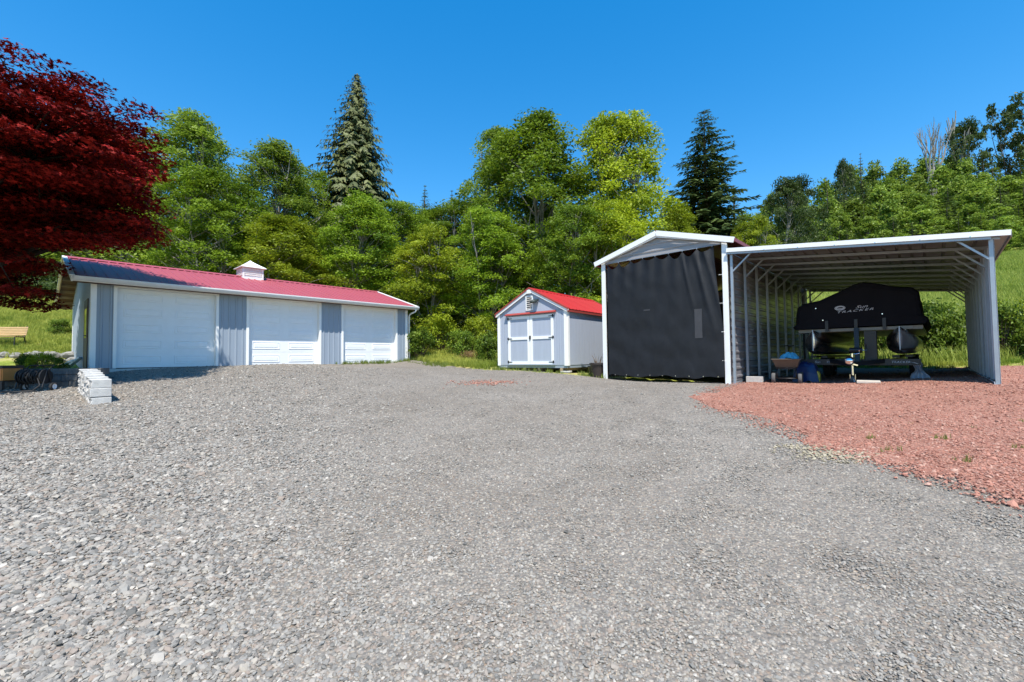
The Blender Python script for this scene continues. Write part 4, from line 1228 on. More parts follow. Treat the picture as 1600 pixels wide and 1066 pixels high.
def limb(mb, p, q, r0, r1, rr, bend=.08, n=5, sides=6):
    p, q = Vector(p), Vector(q); L = (q - p).length; pts = []
    o = Vector((rr.uniform(-1,1), rr.uniform(-1,1), rr.uniform(-.3,.6))) * L * bend
    for i in range(n + 1):
        t = i / n; pts.append(p.lerp(q, t) + o * math.sin(math.pi * t))
    mb.tube(pts, [r0 + (r1 - r0) * i / n for i in range(n + 1)], sides)
    return pts

def broadleaf(seed, H=1.0, W=.5, base=.18, nclump=150, per=150, leaf=.016, shape='round', m='lf_alder', stems=1, clump=.055, airy=.0, bark='greybark'):
    """unit-height tree: returns (trunk mesh, crown mesh)"""
    rr = random.Random(seed); rg = np.random.default_rng(seed)
    tk = MB(); clumps = []
    def env(t):                                   # crown radius at relative crown height
        if shape == 'round': return math.sin(math.pi * min(1, max(0, .06 + .92 * t)) ** .85) ** .62
        if shape == 'egg': return (math.sin(math.pi * min(1, .10 + .88 * t) ** .62)) ** .75
        if shape == 'vase': return (.25 + .75 * t ** .8) * (1 - max(0, t - .72) ** 2 * 9)
        return 1
    lob = [(rr.uniform(0, 6.28), rr.uniform(.75, 1.2)) for _ in range(7)]
    def lobe(a, t):
        s = 1.0
        for i, (ph, k) in enumerate(lob): s += .09 * math.sin((i + 1) * a + ph + t * 4 * k)
        return s
    tops = []
    for s_ in range(stems):
        a = rr.uniform(0, 6.28); off = 0 if stems == 1 else .02
        lean = .0 if stems == 1 else W * .28
        p = [(off*math.cos(a), off*math.sin(a), 0)]
        x, y = p[0][0], p[0][1]
        for i in range(1, 9):
            t = i / 8
            x += rr.uniform(-.012, .012) + lean/8*math.cos(a); y += rr.uniform(-.012, .012) + lean/8*math.sin(a)
            p.append((x, y, t * .94 * H))
        r0 = .013 if stems == 1 else .009
        tk.tube(p, [r0 * (1 - .88 * i / 8) + (.006 if i == 0 else 0) for i in range(9)], 7)
        tops.append(p)
    tries = 0
    while len(clumps) < nclump and tries < nclump * 20:
        tries += 1
        t = rr.random() ** .85
        a = rr.uniform(0, 6.28)
        e = env(t) * lobe(a, t) * W / 2
        f = rr.random() ** .42
        if airy and rr.random() < airy * (1 - f): continue
        z = (base + (1 - base) * t) * H
        tp = rr.choice(tops); k = min(7, int(z / (.94 * H) * 8)); cx, cy = tp[k][0], tp[k][1]
        c = Vector((cx * .6 + e * f * math.cos(a), cy * .6 + e * f * math.sin(a), z))
        if any((c - q).length < clump * .55 for q in clumps[-60:]): continue
        clumps.append(c)
    for i, c in enumerate(clumps):
        if i % 2 == 0 or c.z > .8:
            tp = rr.choice(tops); zz = max(.08, c.z - rr.uniform(.10, .24) - .25 * math.hypot(c.x, c.y))
            k = min(7, max(0, int(zz / (.94 * H) * 8))); st = Vector(tp[k]).lerp(Vector(tp[k+1]), .5)
            limb(tk, st, c, .0042 * (1.15 - c.z) + .001, .0007, rr, .10, 4, 5)
    C, N, S, T = [], [], [], []
    for c in clumps:
        n = int(per * rr.uniform(.6, 1.35)); cs = clump * rr.uniform(.7, 1.35)
        d = rg.normal(size=(n, 3)); d /= np.linalg.norm(d, axis=1, keepdims=True)
        d *= (rg.random((n, 1)) ** .5) * cs
        d[:, 2] *= .62
        out = np.array([c.x, c.y, 0.0]); out /= np.linalg.norm(out) + 1e-6
        d[:, 2] -= .25 * (d @ out)                                  # sprays droop outwards
        C.append(np.array(c) + d)
        nn = rg.normal(size=(n, 3)) * .62 + np.array([0, 0, .75]) + out * .35
        N.append(nn); S.append(leaf * rg.uniform(.65, 1.35, n)); T.append(np.clip(rr.gauss(.5, .2) + rg.normal(0, .18, n), 0, 1))
    C, N, S, T = map(np.concatenate, (C, N, S, T))
    return tk.mesh('trunk', bark), leaf_mesh('crown', C, N, S, T, m, 'leaf', seed)

def conifer(seed, W=.3, m='lf_spruce', droop=.25, up=.0, levels=46, nb=8, base=.05, taper=.85, leaf=.030, irregular=.22, twigs=9, dens=1.0, hang=0.0):
    rr = random.Random(seed); rg = np.random.default_rng(seed)
    tk = MB(); tk.tube([(0,0,0),(.004,.002,.4),(-.002,.003,.8),(0,0,.985)], [.016,.011,.005,.001], 8)
    C, N, S, T, A = [], [], [], [], []
    side_bias = [rr.uniform(.78, 1.22) for _ in range(12)]
    for lv in range(levels):
        t = (lv + rr.uniform(-.3, .3)) / levels
        z = base + (1 - base) * max(0, min(.99, t))
        Lr = W / 2 * ((1 - t) ** taper) * (1 if t > .1 else .75 + 2.5 * t) + .003
        for k in range(nb):
            a = 2 * math.pi * (k + (lv % 2) * .5) / nb + rr.uniform(-.3, .3)
            L = Lr * rr.uniform(1 - irregular * 1.6, 1 + irregular) * side_bias[int(a / 6.2832 * 12) % 12]
            if rr.random() > dens: continue
            d = Vector((math.cos(a), math.sin(a), 0)); sd_ = Vector((-d.y, d.x, 0)); tn = rr.gauss(.5, .2)
            pts = []
            for i in range(5):
                f = i / 4
                pts.append(Vector((0, 0, z)) + d * L * f + Vector((0, 0, L * (up * f + .18 * f - droop * f * f * 1.6 + (.22 * max(0, f-.65)))))) 
            if lv % 3 == 0 and L > .02: tk.tube(pts, [.0028 * (1 - t) + .0006, .002 * (1 - t) + .0005, .0012, .0008, .0003], 4, False)
            nt = max(3, int(twigs * (L / (W / 2)) + 2))
            for i in range(nt):
                f = .18 + .82 * (i + rr.random()) / nt
                j = min(3, int(f * 4)); p = pts[j].lerp(pts[j + 1], f * 4 - j)
                for sg in (-1, 1, 0):
                    if sg == 0 and rr.random() < .5: continue
                    sl_ = leaf * rr.uniform(.7, 1.3) * (1.15 - .35 * f) * (1 - .80 * max(0, t) ** 1.8)
                    ax = d * rr.uniform(.5, 1.0) + sd_ * sg * rr.uniform(.5, 1.1) + Vector((0, 0, rr.uniform(-.45, .12) - droop * .5 - hang * rr.uniform(.4, 1.6)))
                    C.append(p + ax.normalized() * sl_ * .42); A.append(ax)
                    nn = Vector((0, 0, 1 - .6 * min(1, hang))) + d * (rr.uniform(-.1, .5) + hang * .8) + sd_ * rr.uniform(-.4, .4); N.append(nn)
                    S.append(sl_); T.append(tn + rr.gauss(0, .16))
    C, N, S, T, A = (np.array([tuple(q) for q in C]), np.array([tuple(q) for q in N]), np.array(S), np.array(T), np.array([tuple(q) for q in A]))
    return tk.mesh('trunk', 'bark'), leaf_mesh('crown', C, N, S, T, m, 'spray', seed, A)

def plant_tree(name, label, cat, mesh, x, y, height, width=None, unitw=.5, rz=0, group=None, sink=.05):
    tkm, crm = mesh
    t = thing(name, label, cat, (x, y, ht(x, y) - sink), rz, group)
    sw = height if width is None else width / unitw
    for nm, me in (('trunk', tkm), ('crown', crm)):
        if me is None: continue
        o = put(nm, me, t); o.scale = (sw, sw, height)
    return t

V_ALDER = [broadleaf(11 + k, W=.5, base=.16, nclump=200, per=215, leaf=.0128, shape=sh, m='lf_alder', stems=st, clump=.058) for k, (sh, st) in enumerate((('egg', 1), ('round', 2), ('egg', 3)))]
V_BRIGHT = [broadleaf(31 + k, W=.5, base=.06, nclump=185, per=225, leaf=.0142, shape='egg', m='lf_yellow', stems=2, clump=.064) for k in range(2)]
V_BIRCH = [broadleaf(41 + k, W=.5, base=.15, nclump=215, per=170, leaf=.0120, shape='egg', m='lf_birch', stems=2, clump=.050, airy=.3) for k in range(2)]
V_DARK = [broadleaf(51, W=.6, base=.10, nclump=130, per=120, leaf=.022, shape='round', m='lf_dark', stems=2, clump=.07)]
V_HILL = [broadleaf(61 + k, W=.6, base=.04, nclump=90, per=85, leaf=.034, shape='egg', m='lf_hill', stems=1, clump=.085) for k in range(3)]
V_HILLFIR = [conifer(71 + k, W=.42, m=('lf_hill', 'lf_spruce')[k % 2], levels=26, nb=7, leaf=.06, twigs=6, droop=.15) for k in range(2)]
V_SPRUCE = conifer(81, W=.46, m='lf_spruce', levels=40, nb=11, leaf=.050, droop=.16, irregular=.36, twigs=20, taper=.66, base=.03, hang=.15)
V_CEDAR = conifer(82, W=.36, m='lf_cedar', levels=80, nb=15, leaf=.036, droop=.30, irregular=.28, twigs=12, taper=.74, hang=.9, base=.04)
V_FIR = conifer(83, W=.30, m='lf_spruce', levels=34, nb=7, leaf=.034, droop=.15, twigs=7)
V_OPEN = [broadleaf(91, W=.62, base=.28, nclump=95, per=70, leaf=.026, shape='vase', m='lf_dark', stems=5, clump=.05, airy=.6, bark='bark')]

def tree_px(name, label, mesh, px, top, Y, wpx, unitw, rz, cat='tree', group=None):
    T = at(px, top, Y); z = ht(T.x, T.y)
    return plant_tree(name, label, cat, mesh, T.x, T.y, (T.z - z + .05) / .99, wpx / CAM_F * Y, unitw, rz, group)

tree_px('birch_tree', 'tall airy green tree rising just right of the red maple', V_BIRCH[0], 278, 184, 34, 205, .5, .3)
tree_px('birch_tree', 'airy green tree half hidden behind the red maple crown', V_BIRCH[1], 195, 222, 37, 170, .5, 1.3)
tree_px('alder_tree', 'rounded green tree behind the garage ridge left of the cupola', V_ALDER[1], 330, 268, 29, 150, .5, .2)
tree_px('birch_tree', 'broad green tree above the cupola of the garage', V_BIRCH[1], 402, 230, 35, 190, .5, 2.2)
tree_px('alder_tree', 'slim green tree on the left shoulder of the tall cedar', V_ALDER[2], 478, 268, 42, 95, .5, 1.2)
tree_px('bright_tree', 'yellow-green bushy tree just right of the garage cupola', V_BRIGHT[0], 447, 340, 26, 150, .5, .4)
tree_px('alder_tree', 'leafy green tree standing before the tall cedar', V_ALDER[0], 560, 308, 29, 150, .5, 2.9)
tree_px('alder_tree', 'green tree between the tall cedar and the far small firs', V_ALDER[1], 620, 322, 33, 120, .5, 4.0)
tree_px('bright_tree', 'bright young tree behind the right end of the garage', V_BRIGHT[1], 662, 362, 24.5, 130, .5, 1.0)
tree_px('alder_tree', 'green tree left of the tall twin alders', V_ALDER[2], 705, 322, 34, 140, .5, 3.3)
tree_px('alder_tree', 'largest green tree, tall and full above the garden shed', V_ALDER[0], 842, 190, 30, 220, .5, .6)
tree_px('alder_tree', 'thin topped tree on the left flank of the largest alder', V_BIRCH[0], 790, 205, 33, 140, .5, 2.0)
tree_px('bright_tree', 'tall yellow-green tree left of the dark spruce', V_BRIGHT[0], 970, 198, 31, 175, .5, 2.4)
tree_px('alder_tree', 'low dark green tree behind the left side of the shed', V_ALDER[2], 765, 335, 25.5, 140, .5, 5.0)
tree_px('alder_tree', 'mid-green tree over the ridge of the garden shed', V_ALDER[1], 880, 330, 24, 150, .5, 4.4)
tree_px('bright_tree', 'yellow-green tree over the left eave of the metal shelter', V_BRIGHT[1], 955, 318, 25, 150, .5, 2.6)
tree_px('bright_tree', 'small yellow-green tree at the foot of the dark spruce', V_BRIGHT[0], 1048, 322, 33, 85, .5, 5.2)
tree_px('cedar_tree', 'tall olive-green cedar with a pointed top behind the garage', V_CEDAR, 558, 117, 46, 178, .36, .5)
tree_px('spruce_tree', 'tall dark spruce with layered boughs behind the metal shelter', V_SPRUCE, 1100, 172, 36, 160, .46, 1.1)
tree_px('spruce_tree', 'lower dark spruce tucked against the tall spruce on its right', V_FIR, 1146, 288, 38, 75, .30, 2.0)
tree_px('fir_tree', 'small far fir nearer the largest alder of the far pair', V_FIR, 706, 296, 72, 66, .30, .2)
tree_px('fir_tree', 'small far fir nearer the tall cedar of the far pair', V_FIR, 664, 288, 70, 70, .30, 1.7)
tree_px('bright_tree', 'small bright tree above the red roof edge of the shelter', V_BRIGHT[1], 1172, 345, 31, 75, .5, .9)
tree_px('dark_tree', 'dark rounded tree just right of the tall spruce', V_DARK[0], 1212, 288, 58, 78, .6, .2)
tree_px('dark_tree', 'round grey-green tree on the skyline above the carport', V_DARK[0], 1252, 278, 80, 66, .6, 2.2)
tree_px('dark_tree', 'dark clump-shaped tree at the left end of the hilltop', V_DARK[0], 1325, 256, 104, 44, .6, 3.6)
tree_px('fir_tree', 'dark pointed fir standing on the hilltop beside the clump', V_FIR, 1344, 238, 106, 46, .30, 1.0)
tree_px('fir_tree', 'tiny dark fir low on the hill skyline', V_FIR, 1291, 276, 100, 40, .30, 3.0)
tree_px('hilltop_tree', 'dense dark evergreen with a bare top on the hilltop', V_DARK[0], 1507, 192, 118, 66, .6, 1.4)
tree_px('hilltop_tree', 'tall open-crowned tree at the right end of the hilltop', V_OPEN[0], 1580, 158, 120, 86, .62, .4)

def dead_tree(label, px, top, Y, seed, wide, mat_='greybark', depth=4):
    T = at(px, top, Y); z = ht(T.x, T.y); H = T.z - z
    t = thing('dead_tree', label, 'tree', (T.x, T.y, z - .1))
    rr = random.Random(seed); mb = MB()
    def grow(p, d, L, r, n):
        q = p + d * L; limb(mb, p, q, r, r * .6, rr, .06, 3, 5)
        if n == 0: return
        for k in range(rr.choice((2, 3, 3))):
            e = (d + Vector((rr.uniform(-1,1)*wide, rr.uniform(-1,1)*wide, rr.uniform(.1,.7)))).normalized()
            grow(p.lerp(q, rr.uniform(.55, 1)), e, L * rr.uniform(.55, .8), r * .58, n - 1)
    grow(Vector((0,0,0)), Vector((.05,0,1)), H * .42, H * .022, depth)
    zm = max(v[2] for v in mb.v); s = H / zm
    mb.v = [(a*s, b*s, c*s) for a, b, c in mb.v]
    mb.build('branches', mat_, t)
dead_tree('bare pale dead tree standing alone on the hilltop', 1448, 193, 114, 5, .30, depth=5)
dead_tree('bare grey snag rising out of the dark hilltop evergreen', 1494, 176, 121, 8, .35, depth=3)

# woodland on the hillside and behind the front row
rr = random.Random(21)
fills = []
for px, top, Y, w, ms, uw, lab, grp in (
    [(px, 330 + rr.uniform(-18, 40), rr.uniform(44, 56), rr.uniform(95, 130), 'A', .5, 'green tree filling the wood behind the front row', 'woodland trees behind the buildings') for px in range(120, 1100, 62)]):
    tree_px('woodland_tree', lab, rr.choice(V_ALDER + V_BIRCH), px + rr.uniform(-15, 15), top, Y, w, uw, rr.uniform(0, 6), group=grp)
for i, px in enumerate(range(60, 1120, 58)):
    tree_px('undergrowth_tree', 'low bushy tree filling the undergrowth of the wood', V_HILL[i % 3], px + rr.uniform(-14, 14), 398 + rr.uniform(-25, 20), rr.uniform(37, 43), rr.uniform(95, 120), .6, rr.uniform(0, 6), group='undergrowth of the wood behind the buildings')
def skyline(px):
    xs = [1150, 1200, 1230, 1300, 1340, 1400, 1450, 1500, 1600, 1700]; ys = [352, 330, 312, 288, 280, 264, 258, 246, 244, 240]
    return float(np.interp(px, xs, ys))
k = 0
for row, (Y, dy) in enumerate(((118, 0), (108, 18), (99, 38), (91, 58), (83, 80), (76, 102), (70, 122))):
    px = 1165 + (row % 2) * 22
    while px < 1680:
        top = skyline(px) + dy - 12 + rr.uniform(-9, 9)
        T = at(px, top, Y + rr.uniform(-3, 3)); z = ht(T.x, T.y)
        if top < 402 and T.z - z > 2.5:
            H_ = T.z - z
            fir = rr.random() < (.25 if row < 2 else .45)
            ms = rr.choice(V_HILLFIR) if fir else rr.choice(V_HILL)
            plant_tree('hillside_fir' if fir else 'hillside_tree', 'conifer growing in the wood on the right-hand hillside' if fir else 'leafy green tree growing in the wood on the right-hand hillside', 'tree', ms, T.x, T.y, H_, min(rr.uniform(60, 84)/CAM_F*Y, H_*(.55 if fir else .8)), .42 if fir else .6, rr.uniform(0, 6), 'conifers on the right-hand hillside' if fir else 'leafy trees on the right-hand hillside')
            k += 1
        px += rr.uniform(34, 46)

# ------------------------------------------------------------------ the red maple
def build_maple():
    rr = random.Random(7); rg = np.random.default_rng(7)
    cx, cy = -14.35, 10.5; z0 = ht(cx, cy)
    t = thing('red_maple', 'large dark red maple overhanging the left end of the garage', 'tree', (cx, cy, z0 - .05))
    tk = MB(); top = Vector((.2, .1, 3.0))
    tk.tube([(0,0,0),(.05,.02,.8),(.02,.08,1.8),(.1,.1,2.6)], [.30,.22,.20,.18], 12)
    pads = []
    Rr, Zc, Hz = 3.5, 5.0, 2.85
    tries = 0
    while len(pads) < 500 and tries < 40000:
        tries += 1
        a = rr.uniform(0, 6.283); el = math.asin(rr.uniform(-.80, 1)); f = rr.random() ** .36
        lob = 1 + .13 * math.sin(3*a+1) + .10 * math.sin(5*a+el*7) + .10 * math.sin(el*9+a*2)
        c = Vector((Rr*lob*f*math.cos(a)*math.cos(el)**.8, Rr*lob*f*math.sin(a)*math.cos(el)**.8, Zc + Hz*f*math.sin(el)*(1 if el > 0 else 1.15)))
        if el < 0: c.y = c.y * .55 + 1.3                      # the lower boughs stand back under the dome
        c.z = round(c.z / .62 + .25*math.sin(a*2)) * .62 + rr.uniform(-.10, .10)   # boughs lie in tiers
        c.z -= .26 * max(0, -c.x + .3) + .10 * max(0, math.hypot(c.x, c.y) - 2.2); c.x += 1.6
        wy = c.y + cy; qx = 800 + CAM_F * (c.x + cx) / wy; qy = 565 - CAM_F * (c.z + z0 - 1.6) / wy
        if c.z < 2.35 or (qx > 60 and qy > 372) or qx > 222: continue        # boughs keep clear of the garage roof
        s_ = rr.uniform(.50, .95)
        if any((c - q[0]).length < .33 for q in pads): continue
        pads.append((c, s_))
    mains = []
    for k in range(11):
        a = k*.7 + rr.uniform(-.2,.2); e = Vector((1.3+math.cos(a)*rr.uniform(1.6,2.6), math.sin(a)*rr.uniform(1.6,2.6), rr.uniform(3.9,6.2)))
        limb(tk, (.1,.1,rr.uniform(1.7,2.6)), e, .11, .05, rr, .10, 6, 8); mains.append(e)
    for i, (c, s) in enumerate(pads):
        if i % 2 == 0:
            e = min(mains, key=lambda q: (q-c).length); limb(tk, e, c, .035, .006, rr, .12, 4, 5)
    tk.build('trunk', 'maplebark', t, smooth=True)
    C, N, S, T = [], [], [], []
    for c, s in pads:
        n = int(235 * (s / .7) ** 1.6)
        d = rg.normal(size=(n, 3)); d /= np.linalg.norm(d, axis=1, keepdims=True); d *= rg.random((n, 1)) ** .45 * s
        d[:, 2] *= .20
        out = np.array([c.x-1.6, c.y, 0]); out /= np.linalg.norm(out)+1e-6
        d[:, 2] -= .22 * np.abs(d @ out)
        C.append(np.array(c)+d); N.append(rg.normal(size=(n, 3))*.42 + np.array([0,0,1.0]) + out*.25)
        S.append(rg.uniform(.10, .165, n)); T.append(np.clip(rr.gauss(.55,.2)+rg.normal(0,.2,n),0,1))
    C, N, S, T = map(np.concatenate, (C, N, S, T))
    put('crown', leaf_mesh('crown', C, N, S, T, 'lf_maple', 'maple', 3), t)
build_maple()

# ------------------------------------------------------------------ shrubs
def shrub_mesh(seed, m, n=5200, leaf=.055, squash=.75, stem=True):
    rr = random.Random(seed); rg = np.random.default_rng(seed); C, N, S, T = [], [], [], []
    st = MB()
    for k in range(46):
        a = rr.uniform(0, 6.283); f = rr.random() ** .5; h = rr.uniform(.12, 1) ** .8
        e = math.sqrt(max(.05, 1 - (h * .9) ** 2)) * f * .6
        c = Vector((e*math.cos(a), e*math.sin(a), h * squash))
        st.tube([(c.x*.15, c.y*.15, 0), (c.x*.6, c.y*.6, c.z*.6), tuple(c)], [.012, .007, .003], 4, False)
        q = n // 46; d = rg.normal(size=(q, 3)) * .085; d[:, 2] *= .7
        C.append(np.array(c) + d); N.append(rg.normal(size=(q, 3))*.5 + np.array([c.x*.6, c.y*.6, .8])); S.append(leaf*rg.uniform(.6,1.4,q)); T.append(np.clip(rr.gauss(.5,.22)+rg.normal(0,.18,q),0,1))
    C, N, S, T = map(np.concatenate, (C, N, S, T)); C[:, 2] = np.maximum(C[:, 2], .015)
    return st.mesh('stems', 'drytwig'), leaf_mesh('foliage', C, N, S, T, m, 'leaf', seed)
V_SHRUB = [shrub_mesh(101, 'lf_shrub'), shrub_mesh(102, 'lf_shrub', leaf=.07), shrub_mesh(103, 'lf_yellow', leaf=.05)]
V_SHDARK = [shrub_mesh(104, 'lf_dark', leaf=.07)]
V_DRY = [shrub_mesh(105, 'lf_dry', n=2400, leaf=.05, squash=.5)]
def shrub(label, mesh, x, y, w, h, rz, group=None, cat='shrub'):
    t = thing('shrub', label, cat, (x, y, ht(x, y) - .04), rz, group)
    for nm, me in (('stems', mesh[0]), ('foliage', mesh[1])):
        o = put(nm, me, t); o.scale = (w, w, h)
rr = random.Random(9)
# hedge line behind the carport and on to the right
for k in range(15):
    v = 2.8 + k * 1.65; x, y = S2(v + rr.uniform(-.2,.2), 13.4 + rr.uniform(-.5,.5) + .02*k)
    shrub('leafy green shrub in the hedge row behind the carport', V_SHRUB[k % 2], x, y, rr.uniform(1.5,1.9), rr.uniform(2.2,2.9), rr.uniform(0,6), 'hedge row behind the carport')
for k in range(12):
    v = 3.6 + k * 2.0; x, y = S2(v + rr.uniform(-.2,.2), 15.4 + rr.uniform(-.4,.4))
    shrub('taller green shrub at the back of the hedge row below the meadow', V_SHRUB[2] if k % 2 else V_SHRUB[1], x, y, rr.uniform(1.6,2.0), rr.uniform(2.6,3.4), rr.uniform(0,6), 'back of the hedge row below the meadow')
for i, (px, base, Y, w, h, ms, lb) in enumerate((
    (655, 548, 21.5, 1.3, 1.9, 1, 'leafy shrub close behind the right end of the garage'),
    (690, 540, 23, 1.6, 2.0, 2, 'bright shrub on the bank between garage and shed'),
    (722, 545, 21.5, 1.5, 1.6, 0, 'dark-leaved bramble above the bare soil of the bank'),
    (752, 540, 23, 1.7, 2.2, 2, 'tall yellow-green shrub left of the garden shed'),
    (764, 560, 19.2, 1.0, 1.7, 1, 'grassy shrub against the left wall of the shed'),
    (640, 520, 25.5, 2.0, 2.6, 2, 'shrub on the upper bank behind the garage gutter end'),
    (700, 505, 27, 2.2, 2.6, 0, 'wide shrub on the upper bank under the trees'),
    (760, 510, 27, 2.3, 2.6, 1, 'wide shrub on the upper bank behind the shed roof'))):
    P = at(px, base, Y); shrub(lb, V_SHRUB[ms], P.x, P.y, w, h, rr.uniform(0,6))
P = at(733, 556, 20.2); shrub('dried brown bush at the edge of the bare bank', V_DRY[0], P.x, P.y, .9, .9, 1)
for i, (px, Y, w, h, lb) in enumerate(((20, 31, 2.6, 2.6, 'dark bush at the top left of the lawn by the frame edge'), (75, 32, 2.6, 3.2, 'tall dark bush at the top of the lawn under the maple'), (115, 31, 2.4, 2.4, 'dark bush at the top of the lawn behind the garage'), (-30, 32, 3, 3.2, 'dark bush at the top of the lawn beyond the frame'),
        (95, 21, .8, 1.0, 'small leafy bush on the lawn beside the garage wall'))):
    P = at(px, 500, Y); shrub(lb, (V_SHDARK if i < 4 else V_SHRUB)[0], P.x, P.y, w, h, rr.uniform(0,6))
# dark wood beyond the lawn, under the maple
for i, px in enumerate((-60, 5, 60, 120, 170)):
    tree_px('shade_tree', 'dark green tree in the shaded wood beyond the lawn', V_DARK[0], px, 235 + (i % 2)*30, 40 + i, 150, .6, i*1.3, group='shaded trees beyond the lawn')
# planter plants
for i, (px, Y, w, h, ms, lb) in enumerate(((66, 11.75, .55, .62, 2, 'yellow-green leafy plant in the planter'), (90, 11.8, .38, .46, 0, 'small green plant in the planter nearest the garage'), (40, 11.8, .45, .60, 1, 'green plant in the planter behind the hose reel'))):
    P = at(px, 570, Y); t = thing('planter_plant', lb, 'plant', (P.x, P.y, 1.35), i)
    for nm, me in (('stems', V_SHRUB[ms][0]), ('foliage', V_SHRUB[ms][1])):
        o = put(nm, me, t); o.scale = (w, w, h)

# ------------------------------------------------------------------ grass
def tuft(seed, n, h, spread, w, m):
    rr = random.Random(seed); mb = MB()
    for k in range(n):
        a = rr.uniform(0, 6.283); r_ = spread * rr.random() ** .6; b = Vector((r_*math.cos(a), r_*math.sin(a), 0)); l = h * rr.uniform(.5, 1.1)
        a2 = rr.uniform(0, 6.283); d = Vector((math.cos(a2), math.sin(a2), 0)) * rr.uniform(.1, .55) * l; s = Vector((-math.sin(a2), math.cos(a2), 0)) * w
        mid = b + d * .35 + Vector((0,0,l*.6)); tip = b + d + Vector((0,0,l*.95))
        mb.add([b-s, b+s, mid+s*.7, mid-s*.7, tip], [(0,1,2,3),(3,2,4)])
    me = bpy.data.meshes.new('tuft'); me.from_pydata(mb.v, [], mb.f); me.materials.append(M[m]); return source('tuft', me)
def grass(name, P, size, srcs, label, tint_scale=.25, seed=1):
    rg = np.random.default_rng(seed)
    z = hts(P[:,0], P[:,1]) - .01
    z += np.array([mnoise.noise(Vector((x*.35, y*.35, 1)))*.10 for x, y in P])
    n = len(P); sc = size * rg.uniform(.6, 1.35, n)
    T = np.clip([.5 + .55*mnoise.noise(Vector((x*tint_scale, y*tint_scale, 5))) + .35*mnoise.noise(Vector((x*1.3, y*1.3, 2))) for x, y in P] + rg.normal(0,.12,n), 0, 1)
    scatter_stuff(name, np.column_stack([P, z]), np.repeat(sc[:,None],3,1), np.stack([rg.normal(0,.1,n), rg.normal(0,.1,n), rg.uniform(0,6.28,n)],1), T, srcs, label, 'grass')
rg = np.random.default_rng(12)
BLD = [[G2(-.1,-.2),G2(11.2,-.2),G2(11.2,6.6),G2(-.1,6.6)],[H2(0,0),H2(3.05,0),H2(3.05,4.7),H2(0,4.7)],[S2(-.1,-.1),S2(8.5,-.1),S2(8.5,10),S2(-.1,10)]]
def clear(P, extra=()):
    k = ~inside(P, GRAVEL) & ~inside(P, LAVA)
    for b in list(BLD)+list(extra): k &= ~inside(P, b)
    return P[k]
TUFT = [tuft(200+k, 16, .24, .14, .006, 'grass') for k in range(3)]
TUFTM = [tuft(210+k, 18, .55, .30, .012, 'meadow') for k in range(3)]
TUFTW = [tuft(220+k, 12, .16, .08, .006, 'weed') for k in range(2)]
P = np.stack([rg.uniform(-36,-12,26000), rg.uniform(16.6,33,26000)],1); P = P[(P[:,0] < -.55*P[:,1]) & (P[:,0] > -1.35*P[:,1])]
P = P[np.array([mnoise.noise(Vector((x*.45, y*.45, 7))) for x, y in P]) < rg.normal(.22,.1,len(P))]
grass('lawn_grass', clear(P), 1.0, TUFT, 'long green grass on the sloping lawn at left')
P = np.stack([rg.uniform(12,90,60000), 17 + 56*rg.uniform(0,1,60000)**1.3],1)
q = (P[:,0] > .55*P[:,1]) & (P[:,0] < 1.45*P[:,1])
grass('meadow_grass', clear(P[q]), 1.15, TUFTM, 'tall pale grass of the hillside meadow at right', .08)
P = np.stack([rg.uniform(-7,3.5,9000), rg.uniform(15.5,28,9000)],1)
P = P[~inside(P, [H2(-.4,-1),H2(3.6,-1),H2(3.6,1.5),H2(-.4,.3)])]
grass('bank_grass', clear(P), 1.1, TUFT, 'rough grass on the bank between garage and shed')
P = np.concatenate([np.stack([rg.uniform(9,30,9000), rg.uniform(10,25,9000)],1)])
grass('verge_grass', clear(P), 1.0, TUFT, 'green grass strip along the edge of the red gravel')
W_ = []
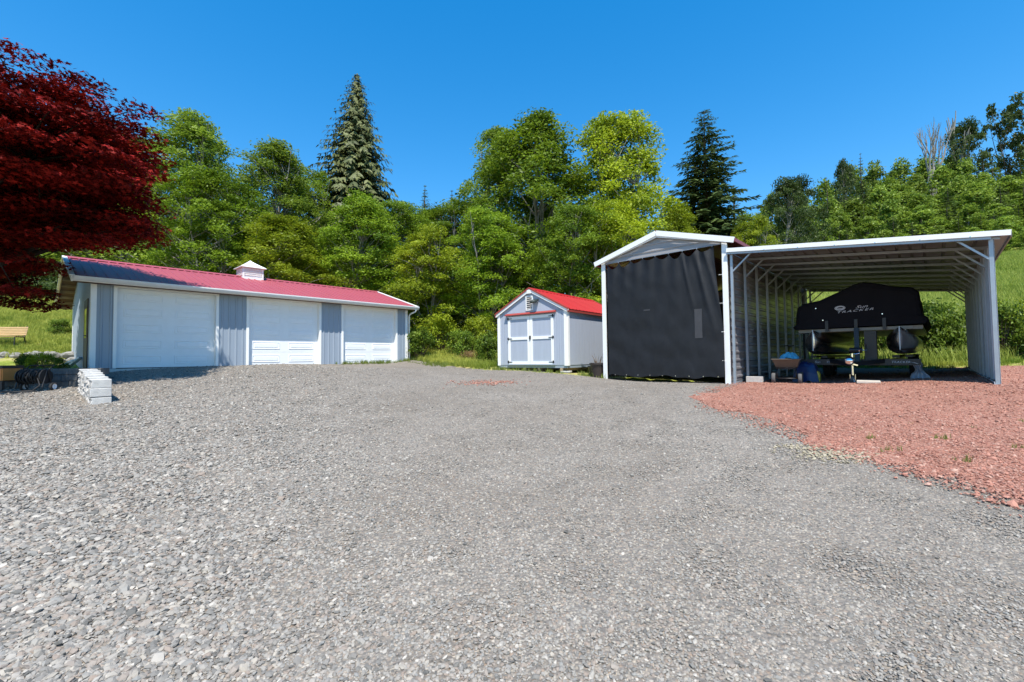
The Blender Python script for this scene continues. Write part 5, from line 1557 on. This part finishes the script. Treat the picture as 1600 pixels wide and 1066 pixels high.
for (a, b, n, sp) in ((H2(-.3,-.6),H2(3.3,-.5),45,.2),(S2(-.9,-.1),S2(-.1,.2),40,.15),(G2(7.5,-.12),G2(11.2,-.15),120,.12),(G2(11.2,-.3),(-2.5,18.6),170,.3),(S2(8.45,9.9),S2(3.9,10.3),160,.25),((15,10),(22,14),160,.7)):
    for i in range(n):
        t = rg.random(); W_.append((a[0]+(b[0]-a[0])*t+rg.normal(0,sp), a[1]+(b[1]-a[1])*t+rg.normal(0,sp)))
grass('edge_weeds', np.array(W_), 1.0, TUFTW, 'low weeds along the gravel edges and building feet', seed=4)
for i, (px, py) in enumerate(((1322,676),(1368,690),(1396,710),(1502,728),(1475,690),(1520,672),(1598,660),(1597,706),(1350,672))):
    pass
LV = np.array([gp(px, py) for px, py in ((1350,673),(1368,690),(1396,711),(1502,729),(1475,688),(1520,671),(1598,660),(1597,706),(1430,665))])
grass('gravel_weeds', np.repeat(LV,3,0)+rg.normal(0,.05,(len(LV)*3,2)), .45, TUFTW, 'small weeds sprouting through the red gravel', seed=6)

# small patches of strayed stone: red rock on the drive, pale stone at the lava edge
def stone_patch(name, c, n, sx, sy, size, m, lo, hi, label, seed):
    rg_ = np.random.default_rng(seed)
    P = np.array(c) + rg_.normal(0, 1, (n, 2)) * np.array([sx, sy])
    z = hts(P[:,0], P[:,1]) + np.array([mnoise.noise(Vector((a*.5, b*.5, 3)))*.025 + mnoise.noise(Vector((a*2.1, b*2.1, 9)))*.008 for a, b in P]) + size*.35
    sc = size*np.exp(rg_.normal(0,.3,n))
    scatter_stuff(name, np.column_stack([P, z]), np.repeat(sc[:,None],3,1), np.stack([rg_.normal(0,.3,n), rg_.normal(0,.3,n), rg_.uniform(0,6.28,n)],1), rg_.uniform(lo,hi,n), stone_sources(m), label, 'gravel')
stone_patch('red_stone_patch', gp(762,598), 420, .38, .30, .030, 'lavastone', .0, .8, 'small patch of red rock strayed onto the grey driveway', 31)
M['palestone'] = stone_mat('pale_stone', [(.24,.20,.13),(.36,.32,.24)])
stone_patch('pale_stone_patch', gp(1305,713), 420, .22, .12, .026, 'palestone', 0, 1, 'pale sandy stones at the edge of the red gravel', 32)
stone_patch('pale_stone_patch', gp(1252,700), 120, .15, .07, .022, 'palestone', 0, 1, 'few pale stones at the tip of the red gravel edge', 33)
